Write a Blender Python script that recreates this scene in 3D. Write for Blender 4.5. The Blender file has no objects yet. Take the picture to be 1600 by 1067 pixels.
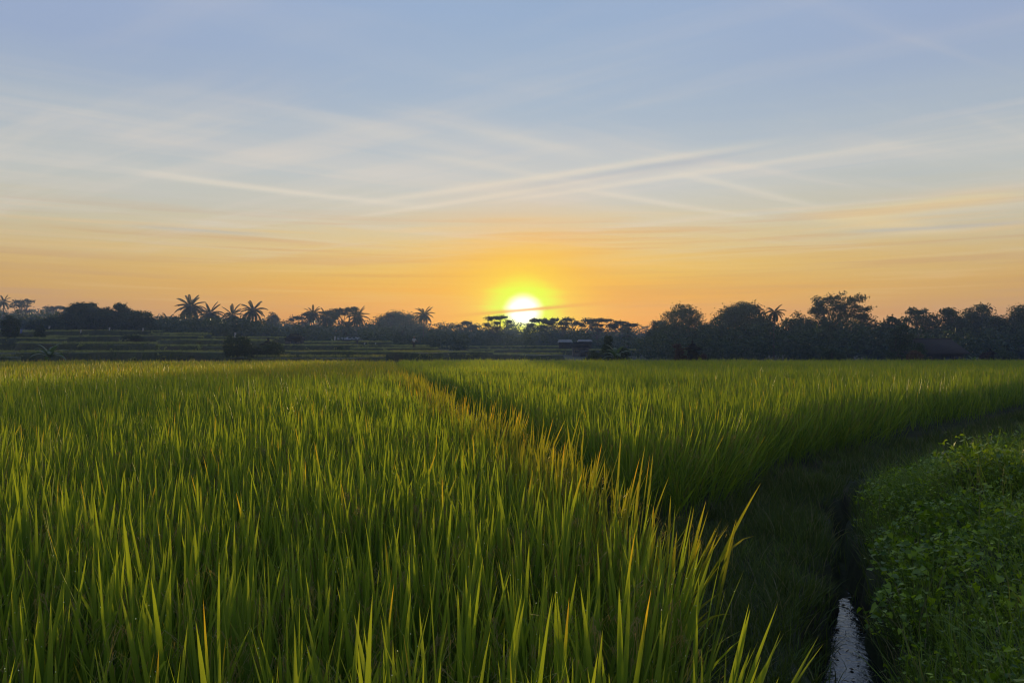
import bpy, math, random
import numpy as np
from mathutils import Vector, Euler
S = bpy.context.scene
C = S.collection
R = math.radians
rng = np.random.default_rng(7)
random.seed(7)

# ------------------------------------------------------------------ camera, sky, sun, exposure
FPX, HOR, ZC = 1209.0, 548.0, 1.6          # focal length in photo pixels, horizon row, eye height
cam = bpy.data.objects.new('camera', bpy.data.cameras.new('camera'))
C.objects.link(cam); S.camera = cam
cam.data.sensor_width = 36.0
cam.data.lens = 36.0 * FPX / 1600.0
cam.location = (0, 0, ZC)
cam.rotation_euler = (R(90) + math.atan((HOR - 533.5) / FPX), 0, 0)
cam.data.clip_start = 0.05; cam.data.clip_end = 5000

SUN_AZ, SUN_EL = R(0.85), R(2.75)
SUN_DIR = Vector((math.sin(SUN_AZ) * math.cos(SUN_EL), math.cos(SUN_AZ) * math.cos(SUN_EL), math.sin(SUN_EL)))
sl = bpy.data.lights.new('sun', 'SUN'); sl.energy = 5.0; sl.angle = R(0.6); sl.color = (1.0, 0.70, 0.30)
so = bpy.data.objects.new('sun', sl); C.objects.link(so)
so.rotation_euler = SUN_DIR.to_track_quat('Z', 'Y').to_euler()
so.location = (0, 300, 60)

S.view_settings.view_transform = 'Standard'; S.view_settings.look = 'None'
S.view_settings.gamma = 1.0; S.view_settings.exposure = 0.0
S.view_settings.use_curve_mapping = False
S.render.engine = 'CYCLES'
S.cycles.max_bounces = 6; S.cycles.diffuse_bounces = 3; S.cycles.glossy_bounces = 2
S.cycles.transmission_bounces = 4; S.cycles.volume_bounces = 1; S.cycles.transparent_max_bounces = 6
S.cycles.use_denoising = True; S.cycles.filter_width = 1.1


def srgb(r, g, b):
    def f(c):
        c /= 255.0
        return c / 12.92 if c <= 0.04045 else ((c + 0.055) / 1.055) ** 2.4
    return (f(r), f(g), f(b), 1.0)


class NT:
    """Tiny node-tree builder: values may be numbers, tuples or sockets."""
    def __init__(s, tree): s.t = tree; s.n = tree.nodes; s.l = tree.links

    def node(s, kind, **kw):
        n = s.n.new(kind)
        for k, v in kw.items(): setattr(n, k, v)
        return n

    def put(s, sock, v):
        if isinstance(v, bpy.types.NodeSocket): s.l.new(v, sock)
        elif v is not None: sock.default_value = v

    def math(s, op, a, b=None, c=None, clamp=False):
        n = s.node('ShaderNodeMath', operation=op, use_clamp=clamp)
        s.put(n.inputs[0], a)
        if b is not None: s.put(n.inputs[1], b)
        if c is not None: s.put(n.inputs[2], c)
        return n.outputs[0]

    def vec(s, x, y, z):
        n = s.node('ShaderNodeCombineXYZ')
        for i, v in enumerate((x, y, z)): s.put(n.inputs[i], v)
        return n.outputs[0]

    def mix(s, f, a, b, mode='MIX'):
        n = s.node('ShaderNodeMix', data_type='RGBA', blend_type=mode)
        s.put(n.inputs[0], f); s.put(n.inputs[6], a); s.put(n.inputs[7], b)
        return n.outputs[2]

    def noise(s, v, scale, detail=3.0, rough=0.5, dist=0.0):
        n = s.node('ShaderNodeTexNoise')
        s.put(n.inputs['Vector'], v); n.inputs['Scale'].default_value = scale
        n.inputs['Detail'].default_value = detail; n.inputs['Roughness'].default_value = rough
        n.inputs['Distortion'].default_value = dist
        return n.outputs[0]

    def ramp(s, f, stops, interp='LINEAR'):
        n = s.node('ShaderNodeValToRGB'); s.put(n.inputs[0], f)
        cr = n.color_ramp; cr.interpolation = interp
        while len(cr.elements) < len(stops): cr.elements.new(0.5)
        for e, (p, c) in zip(cr.elements, stops):
            e.position = p; e.color = c if len(c) == 4 else (*c, 1)
        return n.outputs[0]

    def gauss(s, d, w):
        q = s.math('DIVIDE', d, w)
        return s.math('POWER', 2.718, s.math('MULTIPLY', s.math('MULTIPLY', q, q), -1.0))

    def smooth(s, v, a, b):
        n = s.node('ShaderNodeMapRange', interpolation_type='SMOOTHSTEP')
        s.put(n.inputs[0], v); n.inputs[1].default_value = a; n.inputs[2].default_value = b
        return n.outputs[0]


W = bpy.data.worlds.new('World'); S.world = W; W.use_nodes = True
W.node_tree.nodes.clear()
w = NT(W.node_tree)
dirn = w.node('ShaderNodeTexCoord').outputs['Generated']
sep = w.node('ShaderNodeSeparateXYZ'); w.l.new(dirn, sep.inputs[0])
dx, dy, dz = sep.outputs
el = w.math('MULTIPLY', w.math('ARCSINE', dz), 57.2958)                        # degrees
az = w.math('MULTIPLY', w.math('ARCTAN2', dx, dy), 57.2958)
daz = w.math('SUBTRACT', az, math.degrees(SUN_AZ))
del_ = w.math('SUBTRACT', el, math.degrees(SUN_EL))
# thin cirrus sheet: a flat layer overhead, so its streaks run together towards the horizon
zz = w.math('MAXIMUM', dz, 0.03)
px_ = w.math('DIVIDE', dx, zz); py_ = w.math('DIVIDE', dy, zz)


def rotc(a, sx, sy):
    c, s_ = math.cos(a), math.sin(a)
    u = w.math('ADD', w.math('MULTIPLY', px_, c), w.math('MULTIPLY', py_, s_))
    v = w.math('SUBTRACT', w.math('MULTIPLY', py_, c), w.math('MULTIPLY', px_, s_))
    return w.vec(w.math('MULTIPLY', u, sx), w.math('MULTIPLY', v, sy), 0.0)


n1 = w.noise(rotc(R(-38), 0.22, 1.7), 1.0, 5, 0.55, 0.4)
n2 = w.noise(rotc(R(33), 0.25, 2.0), 1.0, 5, 0.55, 0.5)
n3 = w.noise(w.vec(w.math('MULTIPLY', az, 0.055), w.math('MULTIPLY', el, 0.85), 2.0), 1.0, 5, 0.6, 0.6)
n4 = w.noise(rotc(R(5), 0.35, 0.6), 1.0, 3, 0.5, 0.3)
el_w = w.math('ADD', el, w.math('MULTIPLY', w.math('SUBTRACT', n3, 0.5), 2.2))
el_t = w.math('DIVIDE', w.math('MAXIMUM', el_w, 0.0), 90.0)


def stops(lst): return [(e / 90.0, c) for e, c in lst]


sunside = w.ramp(el_t, stops([(0, (1.0, .30, 0.0)), (2.2, (1.06, .40, 0.0)), (4.2, (1.02, .47, .004)),
    (5.8, srgb(249, 197, 70)), (7.6, srgb(240, 205, 128)), (9.6, srgb(221, 208, 176)), (12.5, srgb(199, 204, 204)),
    (17.0, srgb(172, 189, 207)), (24, srgb(157, 180, 211)), (40, srgb(136, 162, 200)), (90, srgb(124, 150, 192))]))
offside = w.ramp(el_t, stops([(0, srgb(188, 130, 86)), (2.4, srgb(204, 150, 84)), (4.6, srgb(213, 168, 90)),
    (6.4, srgb(214, 183, 124)), (8.5, srgb(204, 194, 164)), (11.5, srgb(187, 193, 191)), (15, srgb(174, 187, 200)),
    (20, srgb(157, 174, 205)), (26, srgb(156, 174, 211)), (40, srgb(136, 162, 200)), (90, srgb(124, 150, 192))]))
fs = w.gauss(daz, 23.0)
sky = w.mix(fs, offside, sunside)
# cirrus brightening and darker gaps
streak = w.math('ADD', w.math('MULTIPLY', w.smooth(n1, 0.45, 0.72), 0.6), w.math('MULTIPLY', w.smooth(n2, 0.46, 0.74), 0.5))
hi_mask = w.math('MULTIPLY', w.smooth(el, 5.0, 10.0), w.math('SUBTRACT', 1.0, w.math('MULTIPLY', w.smooth(el, 14.0, 22.0), 0.72)))
sky = w.mix(w.math('MULTIPLY', w.math('MULTIPLY', streak, hi_mask), 0.74), sky, srgb(230, 218, 204))
sky = w.mix(w.math('MULTIPLY', w.math('MULTIPLY', w.smooth(n4, 0.52, 0.8), w.smooth(el, 7, 12)), 0.35), sky, srgb(140, 163, 196))


sky = w.mix(w.math('MULTIPLY', w.math('MULTIPLY', w.smooth(el, 7.0, 11.0), w.math('SUBTRACT', 1.0, w.smooth(el, 13.0, 19.0))), w.math('MULTIPLY', w.smooth(n4, .3, .7), .4)), sky, srgb(214, 212, 203))
# long thin trails that cross the sheet: (photo pixel a, photo pixel b, width, strength)
def trail(a, b, width, strength, color):
    global sky
    def P(q):
        d = ((q[0] - 800) / FPX, 1.0, (HOR - q[1]) / FPX)
        return Vector((d[0] / d[2], 1.0 / d[2]))
    A, B = P(a), P(b)
    t = (B - A); L = t.length; t /= L; n = Vector((-t.y, t.x))
    dist = w.math('SUBTRACT', w.math('ADD', w.math('MULTIPLY', px_, n.x), w.math('MULTIPLY', py_, n.y)), n.dot(A))
    dist = w.math('ADD', dist, w.math('MULTIPLY', w.math('SUBTRACT', n4, 0.5), width * 2.2))
    al = w.math('SUBTRACT', w.math('ADD', w.math('MULTIPLY', px_, t.x), w.math('MULTIPLY', py_, t.y)), t.dot(A))
    m = w.math('MULTIPLY', w.smooth(al, -0.12 * L, 0.25 * L), w.math('SUBTRACT', 1.0, w.smooth(al, 0.7 * L, 1.15 * L)))
    m = w.math('MULTIPLY', m, w.math('ADD', 0.45, w.math('MULTIPLY', n3, 1.1)))
    m = w.math('MULTIPLY', m, w.gauss(dist, width))
    sky = w.mix(w.math('MULTIPLY', m, strength, clamp=True), sky, color)


WARM = srgb(238, 226, 206); GREY = srgb(166, 174, 190); CREAM = srgb(238, 212, 158)
trail((1190, 226), (560, 318), 0.07, 0.54, WARM)
trail((1160, 240), (820, 296), 0.10, 0.43, GREY)
trail((1080, 256), (540, 342), 0.07, 0.50, WARM)
trail((1130, 262), (760, 318), 0.06, 0.36, WARM)
trail((230, 274), (650, 322), 0.08, 0.45, WARM)
trail((180, 262), (470, 300), 0.07, 0.29, WARM)
trail((860, 290), (1190, 340), 0.07, 0.40, WARM)
trail((1050, 268), (1280, 322), 0.06, 0.36, WARM)
trail((1440, 222), (1040, 278), 0.09, 0.29, WARM)
trail((700, 196), (960, 250), 0.10, 0.25, WARM)
trail((640, 236), (980, 300), 0.08, 0.23, WARM)
trail((420, 170), (760, 238), 0.10, 0.18, WARM)
trail((1290, 345), (1640, 300), 0.40, 0.75, CREAM)
trail((1240, 330), (1480, 366), 0.20, 0.45, CREAM)
trail((1640, 345), (1330, 362), 0.14, 0.36, GREY)
trail((200, 352), (420, 368), 0.14, 0.29, GREY)
# low bars of cloud near the horizon
bar = w.noise(w.vec(w.math('MULTIPLY', az, 0.05), w.math('MULTIPLY', el, 1.5), 7.0), 1.0, 4, 0.55, 0.4)
lowm = w.math('MULTIPLY', w.smooth(el, 1.0, 3.5), w.math('SUBTRACT', 1.0, w.smooth(el, 8.0, 11.0)))
sky = w.mix(w.math('MULTIPLY', w.math('MULTIPLY', w.smooth(bar, 0.48, 0.68), lowm), 0.34), sky, w.mix(fs, srgb(196, 152, 120), srgb(232, 158, 66)))
sky = w.mix(w.math('MULTIPLY', w.math('MULTIPLY', w.smooth(w.math('SUBTRACT', 1.0, bar), 0.52, 0.74), lowm), 0.36), sky, w.mix(fs, srgb(232, 196, 140), srgb(255, 208, 110)))
# the sun shining through the veil of cloud
r_ring = w.math('SQRT', w.math('ADD', w.math('POWER', w.math('DIVIDE', daz, 3.3), 2.0),
                               w.math('POWER', w.math('DIVIDE', w.math('SUBTRACT', del_, 0.45), 2.55), 2.0)))
ring_n = w.math('ADD', r_ring, w.math('MULTIPLY', w.math('SUBTRACT', n3, 0.5), 0.55))
sky = w.mix(w.math('MULTIPLY', w.gauss(ring_n, 2.0), 0.9), sky, (1.10, .50, 0.0, 1))
sky = w.mix(w.gauss(ring_n, 1.05), sky, (1.12, .92, 0.0, 1))
sky = w.mix(w.math('SUBTRACT', 1.0, w.smooth(ring_n, 0.45, 1.1)), sky, (0.92, 1.12, 0.0, 1))
r_core = w.math('SQRT', w.math('ADD', w.math('POWER', w.math('DIVIDE', daz, 1.25), 2.0),
                               w.math('POWER', w.math('DIVIDE', w.math('SUBTRACT', del_, 0.22), 1.05), 2.0)))
core_n = w.math('ADD', r_core, w.math('MULTIPLY', w.math('SUBTRACT', n3, 0.5), 0.35))
sky = w.mix(w.math('SUBTRACT', 1.0, w.smooth(core_n, 0.35, 1.4)), sky, (2.2, 2.15, 1.8, 1))
# one dark ribbon of cloud across the disc
rib_d = w.math('SUBTRACT', del_, w.math('ADD', 0.26, w.math('MULTIPLY', daz, 0.085)))
rib = w.math('MULTIPLY', w.gauss(rib_d, 0.15), w.gauss(w.math('SUBTRACT', daz, 0.5), 5.5))
sky = w.mix(w.math('MULTIPLY', rib, 0.88), sky, (1.0, .40, 0.0, 1))
# the sky away from the sunrise is still dim
away = w.smooth(w.math('ABSOLUTE', daz), 48.0, 120.0)
sky = w.mix(away, sky, w.mix(1.0, sky, (.58, .62, .70, 1), 'MULTIPLY'))
# a little of the clear physical sky shows through the sheet
nish = w.node('ShaderNodeTexSky', sky_type='NISHITA'); nish.sun_disc = False
nish.sun_elevation = SUN_EL; nish.sun_rotation = SUN_AZ; nish.altitude = 200
bg1 = w.node('ShaderNodeBackground'); w.put(bg1.inputs[0], sky); bg1.inputs[1].default_value = 1.0
bg2 = w.node('ShaderNodeBackground'); w.put(bg2.inputs[0], nish.outputs[0]); bg2.inputs[1].default_value = 0.05
mx = w.node('ShaderNodeMixShader'); mx.inputs[0].default_value = 0.06
w.l.new(bg1.outputs[0], mx.inputs[1]); w.l.new(bg2.outputs[0], mx.inputs[2])
w.l.new(mx.outputs[0], w.node('ShaderNodeOutputWorld').inputs[0])
W.cycles.sampling_method = 'MANUAL'; W.cycles.sample_map_resolution = 1024

# ------------------------------------------------------------------ materials


def new_mat(name):
    m = bpy.data.materials.new(name); m.use_nodes = True; m.node_tree.nodes.clear()
    return m, NT(m.node_tree)


def finish(nt, shader, disp=None):
    o = nt.node('ShaderNodeOutputMaterial'); nt.l.new(shader, o.inputs[0])


def principled(nt, col, rough=0.7, spec=0.3, bump=None, bump_s=0.3):
    p = nt.node('ShaderNodeBsdfPrincipled'); nt.put(p.inputs['Base Color'], col)
    nt.put(p.inputs['Roughness'], rough); p.inputs['Specular IOR Level'].default_value = spec
    if bump is not None:
        b = nt.node('ShaderNodeBump'); b.inputs['Strength'].default_value = bump_s
        nt.l.new(bump, b.inputs['Height']); nt.l.new(b.outputs[0], p.inputs['Normal'])
    return p.outputs[0]


def leaf_mat(name, cols, trans=0.4, tcol=1.6, rough=0.5, spec=0.35, tip=None, power=1.0):
    """cols: base and light colour; vertex attribute 'lf' = (along the leaf, random per leaf, kind)."""
    m, nt = new_mat(name)
    at = nt.node('ShaderNodeAttribute', attribute_name='lf')
    sp = nt.node('ShaderNodeSeparateColor'); nt.l.new(at.outputs['Color'], sp.inputs[0])
    t, r, k = sp.outputs
    oi = nt.node('ShaderNodeObjectInfo').outputs['Random']
    f = nt.math('ADD', nt.math('MULTIPLY', r, 0.65), nt.math('MULTIPLY', oi, 0.35))
    if power != 1.0: f = nt.math('POWER', f, power)
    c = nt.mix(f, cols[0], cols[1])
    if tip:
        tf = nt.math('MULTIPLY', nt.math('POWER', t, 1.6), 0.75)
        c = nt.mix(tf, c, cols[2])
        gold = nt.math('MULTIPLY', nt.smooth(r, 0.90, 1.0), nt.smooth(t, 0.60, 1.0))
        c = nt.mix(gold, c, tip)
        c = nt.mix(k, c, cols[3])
    if tip:
        dew = nt.math('COMPARE', k, 0.5, 0.04)
        c = nt.mix(dew, c, (.9, .92, .95, 1)); rough = nt.math('SUBTRACT', rough, nt.math('MULTIPLY', dew, rough * .8))
    p = principled(nt, c, rough, spec)
    tr = nt.node('ShaderNodeBsdfTranslucent')
    nt.l.new(nt.mix(1.0, c, (tcol * 1.05, tcol, tcol * 0.45, 1), 'MULTIPLY'), tr.inputs[0])
    ms = nt.node('ShaderNodeMixShader'); ms.inputs[0].default_value = trans
    nt.l.new(p, ms.inputs[1]); nt.l.new(tr.outputs[0], ms.inputs[2])
    finish(nt, ms.outputs[0]); return m


def noise_mat(name, c1, c2, scale, rough=0.85, detail=6, spec=0.2, bump=0.4, stretch=(1, 1, 1), c3=None):
    m, nt = new_mat(name)
    tc = nt.node('ShaderNodeTexCoord').outputs['Object']
    mp = nt.node('ShaderNodeMapping'); nt.l.new(tc, mp.inputs[0]); mp.inputs['Scale'].default_value = stretch
    n = nt.noise(mp.outputs[0], scale, detail, 0.6)
    c = nt.mix(nt.smooth(n, 0.35, 0.65), c1, c2)
    if c3: c = nt.mix(nt.smooth(nt.noise(mp.outputs[0], scale * 0.23, 3), 0.5, 0.7), c, c3)
    finish(nt, principled(nt, c, rough, spec, n, bump)); return m


def c4(*a): return (*a, 1.0)


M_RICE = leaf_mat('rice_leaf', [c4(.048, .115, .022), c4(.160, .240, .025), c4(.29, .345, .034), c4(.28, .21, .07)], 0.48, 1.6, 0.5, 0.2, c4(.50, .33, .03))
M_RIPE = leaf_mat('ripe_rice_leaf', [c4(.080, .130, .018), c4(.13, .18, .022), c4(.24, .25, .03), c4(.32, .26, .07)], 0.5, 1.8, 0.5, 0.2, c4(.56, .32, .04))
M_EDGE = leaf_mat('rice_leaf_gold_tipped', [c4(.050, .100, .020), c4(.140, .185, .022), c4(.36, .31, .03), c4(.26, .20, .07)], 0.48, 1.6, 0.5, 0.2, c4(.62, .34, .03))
M_TERR = leaf_mat('terrace_rice_leaf', [c4(.13, .165, .065), c4(.22, .24, .09), c4(.32, .32, .12), c4(.34, .31, .13)], 0.45, 1.5, 0.5, 0.3, c4(.3, .2, .05))
M_GRASS = leaf_mat('short_grass', [c4(.026, .055, .014), c4(.085, .120, .020), c4(.13, .165, .032), c4(.20, .18, .09)], 0.3, 1.3, 0.6, 0.25, c4(.12, .11, .04))
M_WEED = leaf_mat('weed_leaf', [c4(.045, .105, .008), c4(.42, .56, .020)], 0.40, 1.6, 0.42, 0.3, None, 2.1)  # pale end paints lit-leaf highlights into random leaves among dark ones
M_WEEDG = leaf_mat('weed_grass', [c4(.040, .095, .014), c4(.15, .24, .020), c4(.24, .33, .03), c4(.2, .2, .08)], 0.4, 1.5, 0.45, 0.4, c4(.28, .24, .10))
M_TREE = leaf_mat('tree_leaf', [c4(.020, .042, .016), c4(.052, .082, .024)], 0.2, 1.3, 0.6, 0.12)
M_TREE2 = leaf_mat('tree_leaf_olive', [c4(.016, .026, .010), c4(.034, .048, .015)], 0.25, 1.3, 0.6, 0.12)
M_PALM = leaf_mat('palm_leaflet', [c4(.016, .030, .010), c4(.036, .058, .016)], 0.2, 1.3, 0.5, 0.2)
M_RED = leaf_mat('red_leaf', [c4(.024, .012, .009), c4(.05, .02, .013)], 0.3, 1.3, 0.5, 0.3)
M_BROWN = leaf_mat('brown_leaf', [c4(.07, .045, .020), c4(.12, .07, .03)], 0.25, 1.2, 0.6, 0.2)
M_BANANA = leaf_mat('banana_leaf', [c4(.035, .075, .018), c4(.075, .13, .03)], 0.4, 1.5, 0.4, 0.4)
M_BARK = noise_mat('bark', c4(.05, .038, .028), c4(.11, .085, .065), 6, stretch=(1, 1, .25))
M_SOIL = noise_mat('soil_and_low_growth', c4(.022, .028, .010), c4(.045, .055, .018), 3.0, c3=c4(.035, .025, .015))
M_BANKM = noise_mat('grassy_bank', c4(.030, .040, .018), c4(.058, .066, .028), 2.2, c3=c4(.055, .048, .028), stretch=(1, 1, .5))
M_STONE = noise_mat('dark_stone', c4(.008, .009, .008), c4(.018, .018, .016), 9, spec=.03)
M_THATCH = noise_mat('thatch', c4(.006, .0055, .005), c4(.012, .010, .009), 5, spec=.03, stretch=(1, 1, 6))
M_TILE = noise_mat('roof_tile', c4(.018, .015, .014), c4(.036, .027, .024), 7, stretch=(1, 1, 4))
M_TIN = noise_mat('tin_roof', c4(.16, .17, .18), c4(.26, .27, .28), 3, rough=.6, spec=.3)
M_WALL = noise_mat('pale_wall', c4(.08, .08, .075), c4(.14, .13, .12), 2)
M_WALLD = noise_mat('dark_wall', c4(.014, .013, .012), c4(.028, .025, .022), 4)
M_CLOTHW = noise_mat('white_cloth', c4(.34, .34, .33), c4(.46, .46, .45), 8)
M_CLOTHB = noise_mat('blue_cloth', c4(.10, .14, .30), c4(.25, .30, .45), 8)
M_CLOTHD = noise_mat('dark_cloth', c4(.02, .02, .03), c4(.05, .045, .05), 8)
M_SKIN = noise_mat('skin', c4(.20, .11, .07), c4(.26, .15, .10), 12, rough=.55)
M_STICK = noise_mat('bamboo_stick', c4(.12, .09, .05), c4(.22, .17, .09), 10)
M_PANE = noise_mat('dark_pane', c4(.02, .02, .025), c4(.03, .03, .035), 3, rough=.2, spec=.5)
m, nt = new_mat('ditch_water')
tcw = nt.node('ShaderNodeTexCoord').outputs['Object']
wv = nt.noise(tcw, 17.0, 3, .5, .6)
pw = nt.node('ShaderNodeBsdfPrincipled'); pw.inputs['Base Color'].default_value = (.012, .016, .014, 1)
pw.inputs['Roughness'].default_value = .07; pw.inputs['IOR'].default_value = 1.33; pw.inputs['Specular IOR Level'].default_value = 1.0; pw.inputs['Specular Tint'].default_value = (.62, .78, 1.0, 1)
bw = nt.node('ShaderNodeBump'); bw.inputs['Strength'].default_value = .26; bw.inputs['Distance'].default_value = .02; nt.l.new(wv, bw.inputs['Height']); nt.l.new(bw.outputs[0], pw.inputs['Normal'])
finish(nt, pw.outputs[0]); M_WATER = m

# ------------------------------------------------------------------ mesh helpers


class MB:
    """Collects vertices and polygons (and the 'lf' attribute) and links them as ONE mesh object."""
    def __init__(s): s.V = []; s.F = []; s.A = []; s.n = 0

    def add(s, v, f, a=None):
        v = np.asarray(v, float).reshape(-1, 3)
        s.V.append(v); s.F.append(np.asarray(f, int) + s.n)
        s.A.append(np.zeros((len(v), 3)) if a is None else np.asarray(a, float).reshape(-1, 3))
        s.n += len(v)

    def tube(s, pts, rad, n=6, cap=True):
        pts = np.asarray(pts, float); rad = np.broadcast_to(np.asarray(rad, float), (len(pts),))
        tan = np.gradient(pts, axis=0); tan /= np.linalg.norm(tan, axis=1)[:, None] + 1e-9
        up = np.array([0, 0, 1.0]) if abs(tan[0][2]) < .9 else np.array([1.0, 0, 0])
        a = np.linspace(0, 2 * np.pi, n, endpoint=False); V = []
        for p, t, r in zip(pts, tan, rad):
            b1 = np.cross(t, up); b1 /= np.linalg.norm(b1) + 1e-9; b2 = np.cross(t, b1)
            V.append(p + r * (np.cos(a)[:, None] * b1 + np.sin(a)[:, None] * b2))
        F = [[i * n + j, i * n + (j + 1) % n, (i + 1) * n + (j + 1) % n, (i + 1) * n + j] for i in range(len(pts) - 1) for j in range(n)]
        s.add(np.concatenate(V), F)

    def rings(s, rings):
        """closed stack of equal rings (lists of 3-D points) with end caps as fans"""
        n = len(rings[0]); V = np.concatenate([np.asarray(r, float) for r in rings])
        F = [[i * n + j, i * n + (j + 1) % n, (i + 1) * n + (j + 1) % n, (i + 1) * n + j] for i in range(len(rings) - 1) for j in range(n)]
        s.add(V, F)
        for r, flip in ((rings[0], 1), (rings[-1], 0)):
            r = np.asarray(r, float); c = r.mean(0); v = np.vstack([r, c])
            f = [[j, (j + 1) % n, n, n] if not flip else [(j + 1) % n, j, n, n] for j in range(n)]
            s.add(v, [q for q in f])

    def box(s, c, d, rz=0.0, taper=1.0):
        cx, cy, cz = c; hx, hy, hz = d[0] / 2, d[1] / 2, d[2] / 2
        v = []
        for z, k in ((-hz, 1), (hz, taper)):
            for x, y in ((-hx, -hy), (hx, -hy), (hx, hy), (-hx, hy)):
                x *= k; y *= k
                v.append((cx + x * math.cos(rz) - y * math.sin(rz), cy + x * math.sin(rz) + y * math.cos(rz), cz + z))
        s.add(v, [[3, 2, 1, 0], [4, 5, 6, 7], [0, 1, 5, 4], [1, 2, 6, 5], [2, 3, 7, 6], [3, 0, 4, 7]])

    def leaves(s, P, size, flat=0.0, aspect=0.55, droop=0.0):
        """diamond leaf faces at points P with random orientation"""
        n = len(P)
        if n == 0: return
        d = rng.normal(size=(n, 3)); d[:, 2] = d[:, 2] * (1 - flat) - droop
        d /= np.linalg.norm(d, axis=1)[:, None]
        u = rng.normal(size=(n, 3)); u[:, 2] *= (1 - flat)
        e = np.cross(d, u); e[:, 2] *= (1 - flat); e /= np.linalg.norm(e, axis=1)[:, None] + 1e-9
        L = (size * rng.uniform(.6, 1.35, n))[:, None]; Wd = L * aspect * .5
        nrm = np.cross(d, e)
        v = np.stack([P - d * L * .5, P + e * Wd + nrm * L * .06, P + d * L * .5, P - e * Wd + nrm * L * .06], 1).reshape(-1, 3)
        f = np.arange(n * 4).reshape(-1, 4)
        r = rng.random(n); a = np.zeros((n, 4, 3)); a[:, :, 0] = [0, .5, 1, .5]; a[:, :, 1] = r[:, None]
        s.add(v, f, a)

    def mesh(s, name, mat, smooth=False):
        me = bpy.data.meshes.new(name)
        V = np.concatenate(s.V); F = np.concatenate([f.reshape(-1, 4) for f in s.F])
        tri = F[:, 2] == F[:, 3]
        cnt = np.where(tri, 3, 4); keep = np.ones(F.shape, bool); keep[tri, 3] = False
        li = F[keep]; st = np.concatenate([[0], np.cumsum(cnt)[:-1]])
        me.vertices.add(len(V)); me.vertices.foreach_set('co', V.astype(np.float32).ravel())
        me.loops.add(len(li)); me.loops.foreach_set('vertex_index', li.astype(np.int32))
        me.polygons.add(len(F)); me.polygons.foreach_set('loop_start', st.astype(np.int32))
        me.polygons.foreach_set('loop_total', cnt.astype(np.int32))
        if smooth: me.polygons.foreach_set('use_smooth', np.ones(len(F), bool))
        A = np.concatenate(s.A); at = me.attributes.new('lf', 'FLOAT_COLOR', 'POINT')
        at.data.foreach_set('color', np.hstack([A, np.ones((len(A), 1))]).astype(np.float32).ravel())
        me.update(calc_edges=True)
        if mat: me.materials.append(mat)
        return me

    def build(s, name, mat, parent=None, smooth=False, loc=None):
        o = bpy.data.objects.new(name, s.mesh(name, mat, smooth)); C.objects.link(o)
        if parent: o.parent = parent
        if loc is not None: o.location = loc
        return o


def tag(o, label, cat, group=None, kind=None):
    o['label'] = label; o['category'] = cat
    if group: o['group'] = group
    if kind: o['kind'] = kind
    return o


def thing(name, label, cat, loc, rz=0.0, group=None):
    o = bpy.data.objects.new(name, None); o.empty_display_size = .3; C.objects.link(o)
    o.location = loc; o.rotation_euler = (0, 0, rz)
    return tag(o, label, cat, group)


def px2x(px, Y): return (px - 800.0) / FPX * Y
def px2z(py, Y): return ZC + (HOR - py) / FPX * Y


def sstep(a, b, v):
    t = np.clip((np.asarray(v, float) - a) / (b - a), 0, 1); return t * t * (3 - 2 * t)


_ph = rng.uniform(0, 6.28, 24)
def wob(x, y, s=1.0):
    """cheap smooth value noise"""
    x = np.asarray(x, float) * s; y = np.asarray(y, float) * s
    return (np.sin(x * 1.1 + y * .7 + _ph[0]) + np.sin(x * -.6 + y * 1.3 + _ph[1]) + .6 * np.sin(x * 2.3 + y * 1.9 + _ph[2])
            + .6 * np.sin(x * 2.1 - y * 2.6 + _ph[3]) + .35 * np.sin(x * 4.7 + y * 3.9 + _ph[4]) + .35 * np.sin(x * -4.1 + y * 5.2 + _ph[5])) / 3.0


def inside(P, poly):
    x, y = P[:, 0], P[:, 1]; r = np.zeros(len(P), bool); n = len(poly)
    for i in range(n):
        x1, y1 = poly[i]; x2, y2 = poly[(i + 1) % n]
        c = ((y1 > y) != (y2 > y)) & (x < (x2 - x1) * (y - y1) / (y2 - y1 + 1e-12) + x1)
        r ^= c
    return r


def poly_dist(x, y, line):
    """distance to a polyline and the side (positive = right of its direction)"""
    best = np.full(np.shape(x), 1e9); side = np.zeros(np.shape(x))
    for (x1, y1), (x2, y2) in zip(line[:-1], line[1:]):
        ex, ey = x2 - x1, y2 - y1; L2 = ex * ex + ey * ey
        t = np.clip(((x - x1) * ex + (y - y1) * ey) / L2, 0, 1)
        d = np.hypot(x - (x1 + t * ex), y - (y1 + t * ey)); s_ = np.sign((x - x1) * ey - (y - y1) * ex)
        u = d < best; best = np.where(u, d, best); side = np.where(u, s_, side)
    return best, side


# ------------------------------------------------------------------ the ground
DITCH = [(0.6, 1.0), (1.36, 3.0), (2.0, 4.6), (2.68, 6.2), (3.2, 7.6), (4.0, 9.0), (5.5, 10.2), (9.3, 12.2), (18, 15.5), (34, 22)]
LEFT_EDGE = [(0.22, .6), (0.32, 1.6), (.46, 2.2), (.62, 3.0), (.66, 3.6), (.52, 4.3), (.36, 5.2), (-.97, 11.75), (-2.6, 20.4)]
F_LEFT = LEFT_EDGE + [(-20, 20.6), (-20, .6)]
F_RIPE = [(-2.75, 21.0), (-3.6, 26), (-6.8, 45), (-8.8, 58), (-46, 57), (-46, 21.3)]
F_RIGHT = [(.95, 6.35), (1.3, 6.55), (1.95, 7.4), (3.25, 9.6), (5.0, 11.7), (7.0, 13.4), (9.5, 15.8), (12.6, 19.2), (19, 24.5), (48, 44), (48, 60), (-8.7, 60),
           (-6.6, 45), (-3.1, 26), (-1.65, 20.5), (-.02, 11.75), (.56, 8.4)]


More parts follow.
